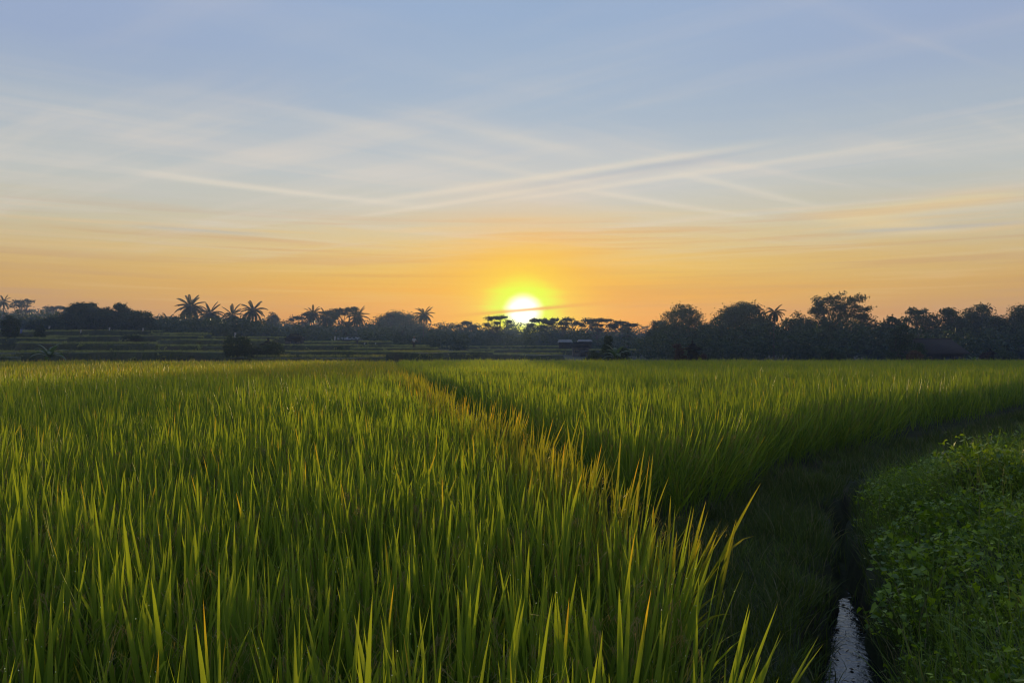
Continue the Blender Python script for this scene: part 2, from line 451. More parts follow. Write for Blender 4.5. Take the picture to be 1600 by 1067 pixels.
def ground_h(x, y):
    x = np.asarray(x, float); y = np.asarray(y, float)
    z = 0.035 * wob(x, y, .9) * sstep(0, 3, y)
    d, s_ = poly_dist(x, y, DITCH)
    near = 1 - sstep(24, 34, y)
    wd = (.165 + .06 * wob(x, y, 3.2)) * (1.12 - .62 * sstep(4.9, 6.4, y) + .18 * np.sin(y * 7.0 + x * 3.0))
    z = z - near * np.interp(y + .35 * wob(x, y, 5.0), [5.4, 6.45], [.60, .36]) * (1 - sstep(wd * .55, wd * 1.5, d))
    bank = near * np.where(s_ > 0, sstep(.2, 1.0, d) * (.40 + .15 * wob(x, y, 1.3) + .20 * wob(x + 3, y, 2.4) + .06 * wob(x, y + 5, 6.0)) * (1 - .55 * np.exp(-((y - 8.4 - .12 * (x - 4)) / .55) ** 2)), 0)
    z = z + bank
    z = z + near * np.where(s_ < 0, .05 * sstep(.2, .5, d), 0)
    a = x / np.maximum(y, 1)
    far = np.interp(a, [-1.2, -.66, -.4, -.2, 0, .12, .3, 1.2], [8, 6.8, 5.2, 3.0, 1.5, .9, .5, .5])
    z = z + far * sstep(64, 185, y) + sstep(190, 520, y) * (2.5 + 7.0 * sstep(.05, -.6, a))
    z = z - .25 * sstep(59, 62, y) * (1 - sstep(70, 90, y)) + .25 * wob(x, y, .05) * sstep(80, 150, y)
    return z


def axis(lo, hi, d0, d1, step, grow):
    a = [d0]
    while a[-1] < d1: a.append(a[-1] + step)
    s_ = step
    while a[-1] < hi: s_ *= grow; a.append(a[-1] + s_)
    b = []; s_ = step; v = d0
    while v > lo: s_ *= grow; v -= s_; b.append(v)
    return np.array(b[::-1] + a)


gx = axis(-440, 440, -.5, 8.0, .06, 1.08); gy = axis(-50, 400, 1.0, 12.0, .06, 1.07)
X, Y = np.meshgrid(gx, gy); Z = ground_h(X, Y)
b = MB(); nx, ny = len(gx), len(gy); I = np.arange(nx * ny).reshape(ny, nx)
b.add(np.stack([X, Y, Z], -1).reshape(-1, 3), np.stack([I[:-1, :-1], I[:-1, 1:], I[1:, 1:], I[1:, :-1]], -1).reshape(-1, 4))
go = b.build('ground', M_SOIL, smooth=True); go['kind'] = 'structure'

b = MB()                                                         # standing water in the ditch
L = [(1.62, 3.7), (2.0, 4.6), (2.35, 5.4), (2.72, 6.3), (3.2, 7.6)]
v = []
for i, (x, y) in enumerate(L):
    v += [(x - .3, y + .1, -.40), (x + .3, y - .1, -.40)]
b.add(v, [[2 * i, 2 * i + 1, 2 * i + 3, 2 * i + 2] for i in range(len(L) - 1)])
wo = b.build('water', M_WATER); wo['kind'] = 'structure'

# ------------------------------------------------------------------ clumps that the fields are sown with (never in the scene themselves)


def blade(mb, base, az, lean, length, width, curve, segs, kind=0.0, r=None, fold=True, peak=.25):
    t = np.linspace(0, 1, segs + 1)
    ang = lean + curve * t ** 1.5
    ds = length / segs
    h = np.concatenate([[0], np.cumsum(np.sin(ang[:-1]) * ds)]); zv = np.concatenate([[0], np.cumsum(np.cos(ang[:-1]) * ds)])
    tw = az + rng.normal() * .5
    c, s_ = math.cos(az), math.sin(az)
    ctr = np.stack([base[0] + h * c, base[1] + h * s_, base[2] + zv], 1)
    side = np.array([-math.sin(tw), math.cos(tw), 0.0])
    wv_ = width * .5 * np.where(t < peak, .5 + .5 * np.sin(np.pi / 2 * t / peak), np.cos(np.pi / 2 * np.clip((t - peak) / (1 - peak), 0, 1)) ** .85)
    nrm = np.array([math.cos(tw), math.sin(tw), 0])
    r = rng.random() if r is None else r
    if fold:
        V = np.stack([ctr - side * wv_[:, None], ctr + nrm * wv_[:, None] * .35, ctr + side * wv_[:, None]], 1).reshape(-1, 3)
        F = [[3 * i + j, 3 * i + j + 1, 3 * i + j + 4, 3 * i + j + 3] for i in range(segs) for j in (0, 1)]
        A = np.stack([np.repeat(t, 3), np.full(3 * len(t), r), np.full(3 * len(t), kind)], 1)
    else:
        V = np.stack([ctr - side * wv_[:, None], ctr + side * wv_[:, None]], 1).reshape(-1, 3)
        F = [[2 * i, 2 * i + 1, 2 * i + 3, 2 * i + 2] for i in range(segs)]
        A = np.stack([np.repeat(t, 2), np.full(2 * len(t), r), np.full(2 * len(t), kind)], 1)
    mb.add(V, F, A)


def make_collection(name, makers, mat):
    col = bpy.data.collections.new(name)
    for i, mk in enumerate(makers):
        mb = MB(); mk(mb)
        o = bpy.data.objects.new('%s_%02d' % (name, i), mb.mesh(name, mat, True)); col.objects.link(o)
    return col


def rice_clump(nb, segs, fold, hscale=1.0, npan=2, spread=.05, wscale=1.0):
    """stems, a lower tier of leaning leaves and a top tier of stiff lance-shaped flag leaves"""
    def mk(mb):
        nf = max(4, int(nb * .5))
        for k in range(nf):
            a = rng.uniform(0, 6.28); rr = abs(rng.normal()) * spread
            b0 = (math.cos(a) * rr, math.sin(a) * rr, 0)
            hb = rng.uniform(.40, .60) * hscale; out = rr * .6
            bt = (b0[0] + math.cos(a) * out, b0[1] + math.sin(a) * out, hb)
            if fold: blade(mb, b0, a, math.atan2(out, hb), hb * 1.02, .007, 0, 2, 0, None, False)
            bent = rng.random() < .025
            blade(mb, bt, a + rng.normal() * .7, abs(rng.normal()) * .13 + .02, rng.uniform(.34, .50) * hscale, rng.uniform(.0105, .0195) * wscale,
                  rng.uniform(0, .2) + (1.6 if bent else 0), segs, 0, None, fold, .38)
        for k in range(nb - nf):
            a = rng.uniform(0, 6.28); rr = abs(rng.normal()) * spread
            blade(mb, (math.cos(a) * rr, math.sin(a) * rr, rng.uniform(.12, .38) * hscale), a + rng.normal() * .5, rng.uniform(.12, .5), rng.uniform(.34, .52) * hscale,
                  rng.uniform(.010, .018) * wscale, rng.uniform(.1, .9), segs, 0, None, fold, .35)
        if fold:                                                  # dew on the leaf edges
            bl = [q for q in mb.V if len(q) >= 12]
            for k in range(4):
                q = bl[int(rng.integers(0, len(bl)))]; q = q[int(rng.integers(len(q) // 2, len(q) - 2))]; rd = rng.uniform(.0012, .0026)
                mb.add(q + rd * np.array([[1, 0, 0], [0, 1, 0], [-1, 0, 0], [0, -1, 0], [0, 0, 1], [0, 0, -1]]),
                       [[0, 1, 4, 4], [1, 2, 4, 4], [2, 3, 4, 4], [3, 0, 4, 4], [1, 0, 5, 5], [2, 1, 5, 5], [3, 2, 5, 5], [0, 3, 5, 5]], np.tile([.5, .3, .5], (6, 1)))
        for k in range(npan):                                     # drooping ear of grain, half hidden between the leaves
            a = rng.uniform(0, 6.28)
            p = [(math.cos(a) * q * .1, math.sin(a) * q * .1, hz * hscale) for q, hz in ((0, .35), (.25, .62), (.55, .76), (1.0, .80), (1.5, .74), (1.9, .64))]
            p = np.array(p)
            r = rng.random() * .7
            mb_n = 16 if fold else 5
            for j in range(mb_n):
                t = rng.uniform(.45, 1); q = np.array([np.interp(t * 5, range(6), p[:, i]) for i in range(3)])
                q += rng.normal(size=3) * .008
                blade(mb, q, a + rng.normal() * .6, 2.4 + rng.normal() * .3, .03, .006 if fold else .014, 0, 1, 1.0, r, False, .5)
            if fold:
                w2 = np.array([math.sin(a), -math.cos(a), 0]) * .0012
                mb.add(np.concatenate([p - w2, p + w2]), [[i, i + 1, i + 7, i + 6] for i in range(5)], np.tile([.5, r, .7], (12, 1)))
    return mk


def grass_tuft(nb, hmin, hmax, wid, spread, curve, segs=3):
    def mk(mb):
        for k in range(nb):
            a = rng.uniform(0, 6.28); rr = abs(rng.normal()) * spread
            blade(mb, (math.cos(a) * rr, math.sin(a) * rr, -.02), a + rng.normal() * .8, rng.uniform(.05, .5), rng.uniform(hmin, hmax),
                  wid * rng.uniform(.7, 1.3), rng.uniform(.1, curve), segs, 1.0 if rng.random() < .06 else 0.0, None, False)
    return mk


def weed_clump(nl, hh, size, spread):
    """creeping broad-leaved vine: heart-shaped leaves held on thin stalks"""
    def mk(mb):
        for k in range(nl):
            a = rng.uniform(0, 6.28); rr = math.sqrt(rng.random()) * spread
            top = np.array([math.cos(a) * rr, math.sin(a) * rr, hh * rng.uniform(.35, 1.0) * (1.1 - .5 * rr / spread)])
            L_ = size * rng.uniform(.45, 1.2); az = rng.uniform(0, 6.28); tilt = rng.uniform(-.2, 1.1)
            d = np.array([math.cos(az) * math.cos(tilt), math.sin(az) * math.cos(tilt), -math.sin(tilt)])
            e = np.array([-math.sin(az), math.cos(az), rng.normal() * .25]); e /= np.linalg.norm(e)
            n = np.cross(d, e); r = rng.random()
            V = [top, top + e * L_ * .42 - d * L_ * .10 + n * L_ * .1, top + e * L_ * .36 + d * L_ * .42 + n * L_ * .08, top + d * L_ * .95 - n * L_ * .08,
                 top - e * L_ * .36 + d * L_ * .42 + n * L_ * .08, top - e * L_ * .42 - d * L_ * .10 + n * L_ * .1, top + d * L_ * .42]
            mb.add(V, [[0, 1, 2, 6], [6, 2, 3, 3], [6, 3, 4, 4], [0, 6, 4, 5]], np.tile([.5, r, 0], (7, 1)))
            if k % 3 == 0:
                w2 = np.array([.0012, 0, 0]); bs = top * [.3, .3, 0]
                mb.add([bs - w2, bs + w2, top + w2, top - w2], [[0, 1, 2, 3]], np.tile([.2, .4, 0], (4, 1)))
    return mk


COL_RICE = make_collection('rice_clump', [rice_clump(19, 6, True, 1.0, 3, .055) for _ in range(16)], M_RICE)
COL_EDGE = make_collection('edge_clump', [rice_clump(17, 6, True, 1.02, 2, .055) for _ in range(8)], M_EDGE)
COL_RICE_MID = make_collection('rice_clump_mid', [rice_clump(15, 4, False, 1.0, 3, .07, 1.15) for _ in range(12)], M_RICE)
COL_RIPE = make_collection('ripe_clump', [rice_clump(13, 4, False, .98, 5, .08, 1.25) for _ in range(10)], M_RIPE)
COL_TERR = make_collection('terrace_clump', [rice_clump(18, 2, False, .36, 0, .16) for _ in range(8)], M_TERR)
COL_GRASS = make_collection('short_tuft', [grass_tuft(26, .06, .22, .005, .06, 1.5, 4) for _ in range(8)], M_GRASS)
COL_WEED = make_collection('vine_clump', [weed_clump(36, .26, .042, .17) for _ in range(10)], M_WEED)
COL_WEEDS = make_collection('small_leaf_clump', [weed_clump(60, .17, .020, .15) for _ in range(8)], M_WEED)
COL_WGRASS = make_collection('bank_tuft', [grass_tuft(26, .14, .40, .0042, .06, 1.8, 5) for _ in range(8)], M_WEEDG)


def scatter(name, P, col, label, cat, scl, tilt=.08, lean=None):
    P = np.asarray(P, float); n = len(P)
    me = bpy.data.meshes.new(name); me.vertices.add(n); me.vertices.foreach_set('co', P.astype(np.float32).ravel())
    rot = np.stack([rng.normal(size=n) * tilt, rng.normal(size=n) * tilt, rng.uniform(0, 6.283, n)], 1)
    if lean is not None:
        k, t_, h_ = lean
        rot[k] = np.column_stack([rng.normal(size=k.sum()) * .06, t_[k] * rng.uniform(.3, 1.3, k.sum()), h_[k] + rng.normal(size=k.sum()) * .35])
    a = me.attributes.new('rot', 'FLOAT_VECTOR', 'POINT'); a.data.foreach_set('vector', rot.astype(np.float32).ravel())
    a = me.attributes.new('scl', 'FLOAT', 'POINT'); a.data.foreach_set('value', np.broadcast_to(scl, n).astype(np.float32))
    a = me.attributes.new('pick', 'INT', 'POINT'); a.data.foreach_set('value', rng.integers(0, len(col.objects), n).astype(np.int32))
    o = bpy.data.objects.new(name, me); C.objects.link(o)
    g = bpy.data.node_groups.new(name, 'GeometryNodeTree')
    g.interface.new_socket('Geometry', in_out='INPUT', socket_type='NodeSocketGeometry')
    g.interface.new_socket('Geometry', in_out='OUTPUT', socket_type='NodeSocketGeometry')
    gi = g.nodes.new('NodeGroupInput'); go_ = g.nodes.new('NodeGroupOutput')
    ci = g.nodes.new('GeometryNodeCollectionInfo'); ci.inputs[0].default_value = col
    ci.inputs['Separate Children'].default_value = True; ci.inputs['Reset Children'].default_value = True
    ip = g.nodes.new('GeometryNodeInstanceOnPoints'); ip.inputs['Pick Instance'].default_value = True

    def at(nm, ty):
        q = g.nodes.new('GeometryNodeInputNamedAttribute'); q.data_type = ty; q.inputs[0].default_value = nm; return q.outputs[0]
    g.links.new(gi.outputs[0], ip.inputs['Points']); g.links.new(ci.outputs[0], ip.inputs['Instance'])
    g.links.new(at('pick', 'INT'), ip.inputs['Instance Index']); g.links.new(at('rot', 'FLOAT_VECTOR'), ip.inputs['Rotation'])
    g.links.new(at('scl', 'FLOAT'), ip.inputs['Scale']); g.links.new(ip.outputs[0], go_.inputs[0])
    o.modifiers.new('sown', 'NODES').node_group = g
    return tag(o, label, cat, kind='stuff')


def field_points(poly, step, y0, y1, margin=1.2, slope=.72):
    xs = np.arange(-48, 50, step); ys = np.arange(y0, y1, step)
    P = np.stack(np.meshgrid(xs, ys), -1).reshape(-1, 2)
    P = P + rng.uniform(-.42, .42, P.shape) * step
    P = P[np.abs(P[:, 0]) < P[:, 1] * slope + margin]
    P = P[inside(P, poly)]
    return np.column_stack([P, ground_h(P[:, 0], P[:, 1]) - .02])


# near green field, two levels of detail, then the riper field behind it, then the field on the right
P = field_points(F_LEFT, .158, 1.0, 9.0); P = P[np.hypot(P[:, 0], P[:, 1]) > 1.05]
dE, _ = poly_dist(P[:, 0], P[:, 1], LEFT_EDGE)

def edge_lean(P, line, amount, reach, sign=1.0):
    """plants at a field's edge lean out over the path: (mask, tilt, heading)"""
    d_, _ = poly_dist(P[:, 0], P[:, 1], line); e = .05
    gx_ = poly_dist(P[:, 0] + e, P[:, 1], line)[0] - d_; gy_ = poly_dist(P[:, 0], P[:, 1] + e, line)[0] - d_
    return d_ < reach, amount * np.clip(1 - d_ / reach, 0, 1), np.arctan2(-gy_, -gx_)


sc = .93 + .07 * wob(P[:, 0], P[:, 1], 1.5) + rng.normal(size=len(P)) * .04
ke = dE > .30 * rng.uniform(.4, 1.6, len(P)) * sstep(2.2, 5.0, P[:, 1])
scatter('rice', P[ke], COL_RICE, 'tall green rice filling the near left field', 'rice plants', sc[ke], .07, edge_lean(P[ke], LEFT_EDGE, .30, .36))
P = P[~ke]
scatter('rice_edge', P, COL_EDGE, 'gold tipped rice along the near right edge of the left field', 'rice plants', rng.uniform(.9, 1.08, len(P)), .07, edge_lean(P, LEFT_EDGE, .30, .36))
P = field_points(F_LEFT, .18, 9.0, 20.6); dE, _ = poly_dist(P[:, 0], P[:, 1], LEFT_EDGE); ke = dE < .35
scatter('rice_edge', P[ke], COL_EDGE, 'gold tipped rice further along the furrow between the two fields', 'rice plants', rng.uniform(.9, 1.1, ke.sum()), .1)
P = P[~ke]
scatter('rice', P, COL_RICE_MID, 'green rice further back in the left field before the yellower strip', 'rice plants', .95 + .07 * wob(P[:, 0], P[:, 1], .8) + rng.normal(size=len(P)) * .08)
P = field_points(F_RIPE, .24, 20.8, 58)
scatter('ripe_rice', P, COL_RIPE, 'yellow green ripening rice in the strip at the far side of the left field', 'rice plants', .97 + .05 * wob(P[:, 0], P[:, 1], .5) + rng.normal(size=len(P)) * .06)
P1 = field_points(F_RIGHT, .18, 6.5, 13.0); P2 = field_points(F_RIGHT, .20, 13.0, 28); P3 = field_points(F_RIGHT, .26, 28, 60)
scatter('rice', P1, COL_RICE, 'upright green rice at the near edge of the right field above the dark path', 'rice plants', .95 + .06 * wob(P1[:, 0], P1[:, 1], 1.1) + rng.normal(size=len(P1)) * .05, .07, edge_lean(P1, F_RIGHT[:8], .45, .5))
P = np.vstack([P2, P3])
scatter('rice', P, COL_RICE_MID, 'green rice stretching to the far edge of the right field', 'rice plants', .96 + .06 * wob(P[:, 0], P[:, 1], .6) + rng.normal(size=len(P)) * .08)

# grass on the low path and the weeds of the ditch bank
xs = np.arange(-8, 22, .085); ys = np.arange(.6, 22, .085)
P = np.stack(np.meshgrid(xs, ys), -1).reshape(-1, 2); P = P + rng.uniform(-.5, .5, P.shape) * .085
P = P[(P[:, 0] > -P[:, 1] * .72 - .6) & (P[:, 0] < P[:, 1] * .74 + 2.6)]
P = P[~inside(P, F_LEFT) & ~inside(P, F_RIGHT)]
d, s_ = poly_dist(P[:, 0], P[:, 1], DITCH)
k = (d > .13) & ((s_ < 0) | (d < .5)) & (rng.random(len(P)) < np.where(P[:, 1] < 9, .85, .4))
Q = P[k]
scatter('grass', np.column_stack([Q, ground_h(Q[:, 0], Q[:, 1])]), COL_GRASS, 'short dark grass on the low path between rice and ditch', 'grass', rng.uniform(.6, 1.3, len(Q)) * (1 + .45 * wob(Q[:, 0], Q[:, 1], 3.0)), .25)
Q = P[(d > .2) & (s_ < 0) & (rng.random(len(P)) < .05)]
scatter('grass', np.column_stack([Q, ground_h(Q[:, 0], Q[:, 1])]), COL_WGRASS, 'longer ragged grass tufts scattered over the low path', 'grass', rng.uniform(.35, .75, len(Q)), .3)
k = (s_ > 0) & (d > .26) & (rng.random(len(P)) < .55)
Q = P[k]; hb = ground_h(Q[:, 0], Q[:, 1])
patch = wob(Q[:, 0], Q[:, 1], 1.6) + rng.normal(size=len(Q)) * .35
k1 = patch > .05
scatter('vines', np.column_stack([Q[k1], hb[k1]]), COL_WEED, 'broad leaved creeping weeds covering the bank right of the ditch', 'weeds', rng.uniform(.6, 1.3, k1.sum()), .3)
scatter('weeds', np.column_stack([Q[~k1], hb[~k1]]), COL_WEEDS, 'small leaved low weeds between the vines on the bank', 'weeds', rng.uniform(.7, 1.4, (~k1).sum()), .3)
k = (s_ > 0) & (d > .22) & (rng.random(len(P)) < .34)
Q = P[k]
scatter('bank_grass', np.column_stack([Q, ground_h(Q[:, 0], Q[:, 1])]), COL_WGRASS, 'arching grass blades growing through the weeds on the bank', 'grass', rng.uniform(.5, 1.2, len(Q)), .25)
# floating scraps on the water
b = MB(); n = 120
t = rng.uniform(0, 1, n); Pw = np.stack([np.interp(t, [0, .5, 1], [1.36, 2.0, 2.85]), np.interp(t, [0, .5, 1], [3.0, 4.6, 6.6]), np.full(n, -.392)], 1)
Pw[:, 0] += rng.normal(size=n) * .10
b.leaves(Pw[:36], .08, .97, .08); b.leaves(Pw[34:], .03, .97, .5)
tag(b.build('floating_leaves', M_BROWN), 'dark leaf scraps floating on the ditch water', 'leaves', kind='stuff')

# ------------------------------------------------------------------ terraces up the left side
SLABS = []


def terrace(px0, px1, py, Y, depth, drop, seed):
    rs = np.random.default_rng(seed)
    x0, x1, z = px2x(px0, Y), px2x(px1, Y), px2z(py, Y) - .28        # the crop on top makes up the rest
    n = max(8, int((x1 - x0) / 1.5)); u = np.linspace(0, 1, n)
    ph = rs.uniform(0, 6.28, 4)
    def wv2(x): return 1.1 * np.sin(x * .17 + ph[0]) + .6 * np.sin(x * .41 + ph[1]) + .25 * np.sin(x * 1.3 + ph[2])
    fx = x0 + (x1 - x0) * u; fy = Y + wv2(fx) + 1.2 * (np.exp(-(u * (x1 - x0)) / .8) + np.exp(-((1 - u) * (x1 - x0)) / .8))
    k = (Y + depth) / Y
    bx = (x0 * k + (x1 * k - x0 * k) * u)[::-1]; by = np.full(n, Y + depth)
    ring = np.column_stack([np.concatenate([fx, bx]), np.concatenate([fy, by])])
    c = ring.mean(0)
    def out(q):
        nrm = np.zeros_like(ring); nrm[:n, 1] = -1; nrm[n:, 1] = .3
        nrm[:2, 0] = -.8; nrm[n - 2:n, 0] = .8; nrm[n:n + 1, 0] = .8; nrm[-1:, 0] = -.8
        return ring + nrm * q
    zt = z + .04 * np.sin(ring[:, 0] * .9 + ph[3]) + .10 * np.sin(ring[:, 0] * .16 + ph[2])
    b = MB()
    b.rings([np.column_stack([out(.22 * drop + .25), np.full(2 * n, z - drop)]), np.column_stack([out(.15 * drop + .12), zt - drop * .5]),
             np.column_stack([out(.05), zt - .10]), np.column_stack([out(-.12), zt])])
    o = b.build('rice_terrace', M_BANKM); o['kind'] = 'structure'
    SLABS.append((fx, fy, x0, x1, Y, depth, z, drop, k))


terrace(-140, 345, 547, 76, 9, 2.2, 1)
terrace(-150, 20, 553, 70, 4, 1.6, 12)
terrace(32, 236, 533, 86, 9, 2.0, 2)
terrace(238, 352, 537, 86, 7, 1.6, 3)
terrace(-160, 96, 526, 96, 9, 2.2, 4)
terrace(60, 318, 523, 106, 8, 1.8, 5)
terrace(235, 424, 529, 100, 10, 1.6, 6)
terrace(-200, 242, 515, 118, 18, 2.2, 7)
terrace(225, 330, 519, 116, 16, 2.0, 13)
terrace(320, 445, 525, 122, 18, 1.6, 8)
terrace(425, 556, 537, 112, 9, 1.2, 9)
terrace(400, 700, 547, 88, 8, 1.2, 10)
terrace(545, 686, 542, 108, 10, 1.2, 11)
terrace(430, 610, 532, 128, 14, 1.2, 14)
terrace(610, 770, 548, 100, 8, 1.1, 15)
terrace(560, 668, 538, 126, 14, 1.1, 16)
terrace(690, 880, 551, 104, 10, 1.1, 17)
terrace(360, 600, 554, 74, 6, 1.2, 18)
terrace(730, 1000, 545, 140, 12, 1.0, 19)
terrace(640, 905, 540, 165, 14, 1.0, 20)
PT = []; PG = []
for fx, fy, x0, x1, Y_, dp, z, drop, k in SLABS:
    n = int((x1 - x0) * dp * 3.0); u = rng.random(n); v = rng.random(n) ** 1.3
    x = np.interp(u, np.linspace(0, 1, len(fx)), fx); y = np.interp(x, fx, fy) + .1 + v * (dp - .4)
    PT.append(np.column_stack([x * (1 + (k - 1) * v), y, np.full(n, z - .05)]))
    n = int((x1 - x0) * drop * 5); u = rng.random(n); q = rng.random(n)
    x = np.interp(u, np.linspace(0, 1, len(fx)), fx); y = np.interp(x, fx, fy) - (.12 + .25 * drop * q)
    PG.append(np.column_stack([x, y, z - .05 - q * drop]))
P = np.vstack(PT); scatter('terrace_rice', P, COL_TERR, 'young green rice on the stepped terraces', 'rice plants', rng.uniform(.8, 1.15, len(P)), .12)
P = np.vstack(PG); scatter('terrace_grass', P, COL_GRASS, 'rough dark grass on the terrace banks', 'grass', rng.uniform(1.6, 3.2, len(P)), .5)


def base_z(x, y):
    z = float(ground_h(x, y))
    for fx, fy, x0, x1, Y_, dp, zt, drop, k in SLABS:
        if Y_ <= y <= Y_ + dp:
            kk = 1 + (k - 1) * (y - Y_) / dp
            if x0 * kk - .3 < x < x1 * kk + .3 or x1 * kk - .3 > x > x0 * kk + .3: z = max(z, zt)
    return z


# ------------------------------------------------------------------ trees
G_PALM = 'coconut palms along the tree line'


def frond_mesh(length, arch, lf_len, droop, n=30):
    b = MB(); t = np.linspace(0, 1, 12); ang = -arch * t ** 1.4
    ds = length / 11
    x = np.concatenate([[0], np.cumsum(np.cos(ang[:-1]) * ds)]); z = np.concatenate([[0], np.cumsum(np.sin(ang[:-1]) * ds)])
    b.tube(np.column_stack([x, x * 0, z]), np.linspace(.055, .012, 12), 4)
    for i in range(n):
        s_ = .12 + .88 * (i + .5) / n
        px = np.interp(s_, t, x); pz = np.interp(s_, t, z); a = np.interp(s_, t, ang)
        L_ = lf_len * (math.sin(math.pi * (.12 + .80 * s_)) ** .6) * rng.uniform(.85, 1.1)
        for sd in (-1, 1):
            f = np.array([math.cos(a) * .55, sd * .8, math.sin(a) * .55 - droop * rng.uniform(.6, 1.3)]); f /= np.linalg.norm(f)
            w2 = np.array([math.cos(a), 0, math.sin(a)]) * .055
            p0 = np.array([px, 0, pz]); p1 = p0 + f * L_ * .55; p2 = p0 + (f + [0, 0, -.35 * droop - .1]) * L_
            r = rng.random()
            b.add([p0 - w2 * .6, p0 + w2 * .6, p1 + w2, p1 - w2, p2 + w2 * .2, p2 - w2 * .2], [[0, 1, 2, 3], [3, 2, 4, 5]], np.tile([.5, r, 0], (6, 1)))
    return b.mesh('frond', M_PALM)


FROND = {'up': [frond_mesh(3.4, .5, .52, .25), frond_mesh(3.2, .8, .54, .35)], 'mid': [frond_mesh(3.6, 1.0, .60, .5), frond_mesh(3.7, 1.25, .60, .6)],
         'low': [frond_mesh(3.5, 1.3, .66, .9), frond_mesh(3.3, 1.0, .66, 1.1)]}


def palm(px, py, Y, label, r_px=23, nf=20, lean=0.0, seed=0, droopy=0.0):
    rs = random.Random(seed + int(px))
    x, zt = px2x(px, Y), px2z(py, Y); bx = x - lean
    zb = base_z(bx, Y) - .1; r = r_px / FPX * Y; sc = r / 3.4
    root = thing('palm_tree', label, 'palm tree', (bx, Y, zb), 0, G_PALM)
    b = MB(); t = np.linspace(0, 1, 9); h = zt - zb
    b.tube(np.column_stack([lean * t ** 1.6, .15 * np.sin(t * 3), h * t]), np.interp(t, [0, .08, 1], [.24, .17, .11]), 7)
    b.build('trunk', M_BARK, root, True)
    top = (lean, .15 * math.sin(3), h)
    nf = int(nf * 1.3)
    for i in range(nf):
        e = 1.25 - 2.15 * ((i + .5) / nf) ** .9 - droopy * .4
        kind = 'up' if e > .55 else 'mid' if e > -.15 else 'low'
        f = bpy.data.objects.new('frond', rs.choice(FROND[kind])); C.objects.link(f); f.parent = root
        f.location = top; f.rotation_euler = Euler((0, -(e + rs.uniform(-.12, .12)), i * 2.39996 + rs.uniform(-.25, .25)), 'XYZ')
        f.scale = (sc * rs.uniform(.88, 1.08),) * 3
    b = MB()
    for i in range(6):
        a = i * 1.05 + rs.random()
        c = np.array([top[0] + math.cos(a) * .24 * sc, top[1] + math.sin(a) * .24 * sc, top[2] - .25 * sc])
        th = np.linspace(0, 2 * np.pi, 6, endpoint=False)
        b.rings([np.column_stack([c[0] + q * np.cos(th), c[1] + q * np.sin(th), np.full(6, c[2] + zq)]) for q, zq in ((.03, -.15), (.13, -.06), (.13, .06), (.03, .15))])
    b.build('coconut_cluster', M_BROWN, root, True)


def crown_points(lobes, n_cl, per, sig, fill=.55):
    """twig clusters over the shell of ellipsoid lobes, leaves gathered round each twig: leaves gaps between clusters"""
    out = []
    vol = np.array([l[3] * l[4] + l[3] * l[5] for l in lobes]); vol = vol / vol.sum()
    for l, v in zip(lobes, vol):
        k = max(4, int(n_cl * v)); d = rng.normal(size=(k, 3)); d /= np.linalg.norm(d, axis=1)[:, None]
        rad = rng.uniform(fill, 1.05, k) ** .8
        c = d * rad[:, None] * np.array(l[3:6]) + np.array(l[0:3])
        m = rng.integers(int(per * .5), int(per * 1.5), k)
        cc = np.repeat(c, m, axis=0)
        out.append(cc + rng.normal(size=cc.shape) * sig * np.array([1, 1, .6]))
    return np.concatenate(out)


def limbs(b, H, lobes, r0):
    z0 = min(l[2] - l[5] * .5 for l in lobes); z0 = max(z0 * .75, H * .12)
    b.tube([(0, 0, 0), (.03 * H, 0, z0 * .5), (0, 0, z0)], [r0 * 1.35, r0, r0 * .85], 8)
    for l in lobes[:8]:
        c = np.array(l[:3]); s_ = np.array([0, 0, z0 * rng.uniform(.7, 1)]); mid = (s_ + c) / 2 + [0, 0, -.06 * H] + rng.normal(size=3) * .1
        b.tube([s_, mid, c, c + [rng.normal() * .3 * l[3], rng.normal() * .3 * l[4], .6 * l[5]]], [r0 * .6, r0 * .42, r0 * .25, r0 * .06], 6)
        for q in range(3):
            e = c + rng.normal(size=3) * np.array(l[3:6]) * .55
            b.tube([mid, (mid + e) / 2 + [0, 0, -.1], e], [r0 * .3, r0 * .18, r0 * .05], 5)


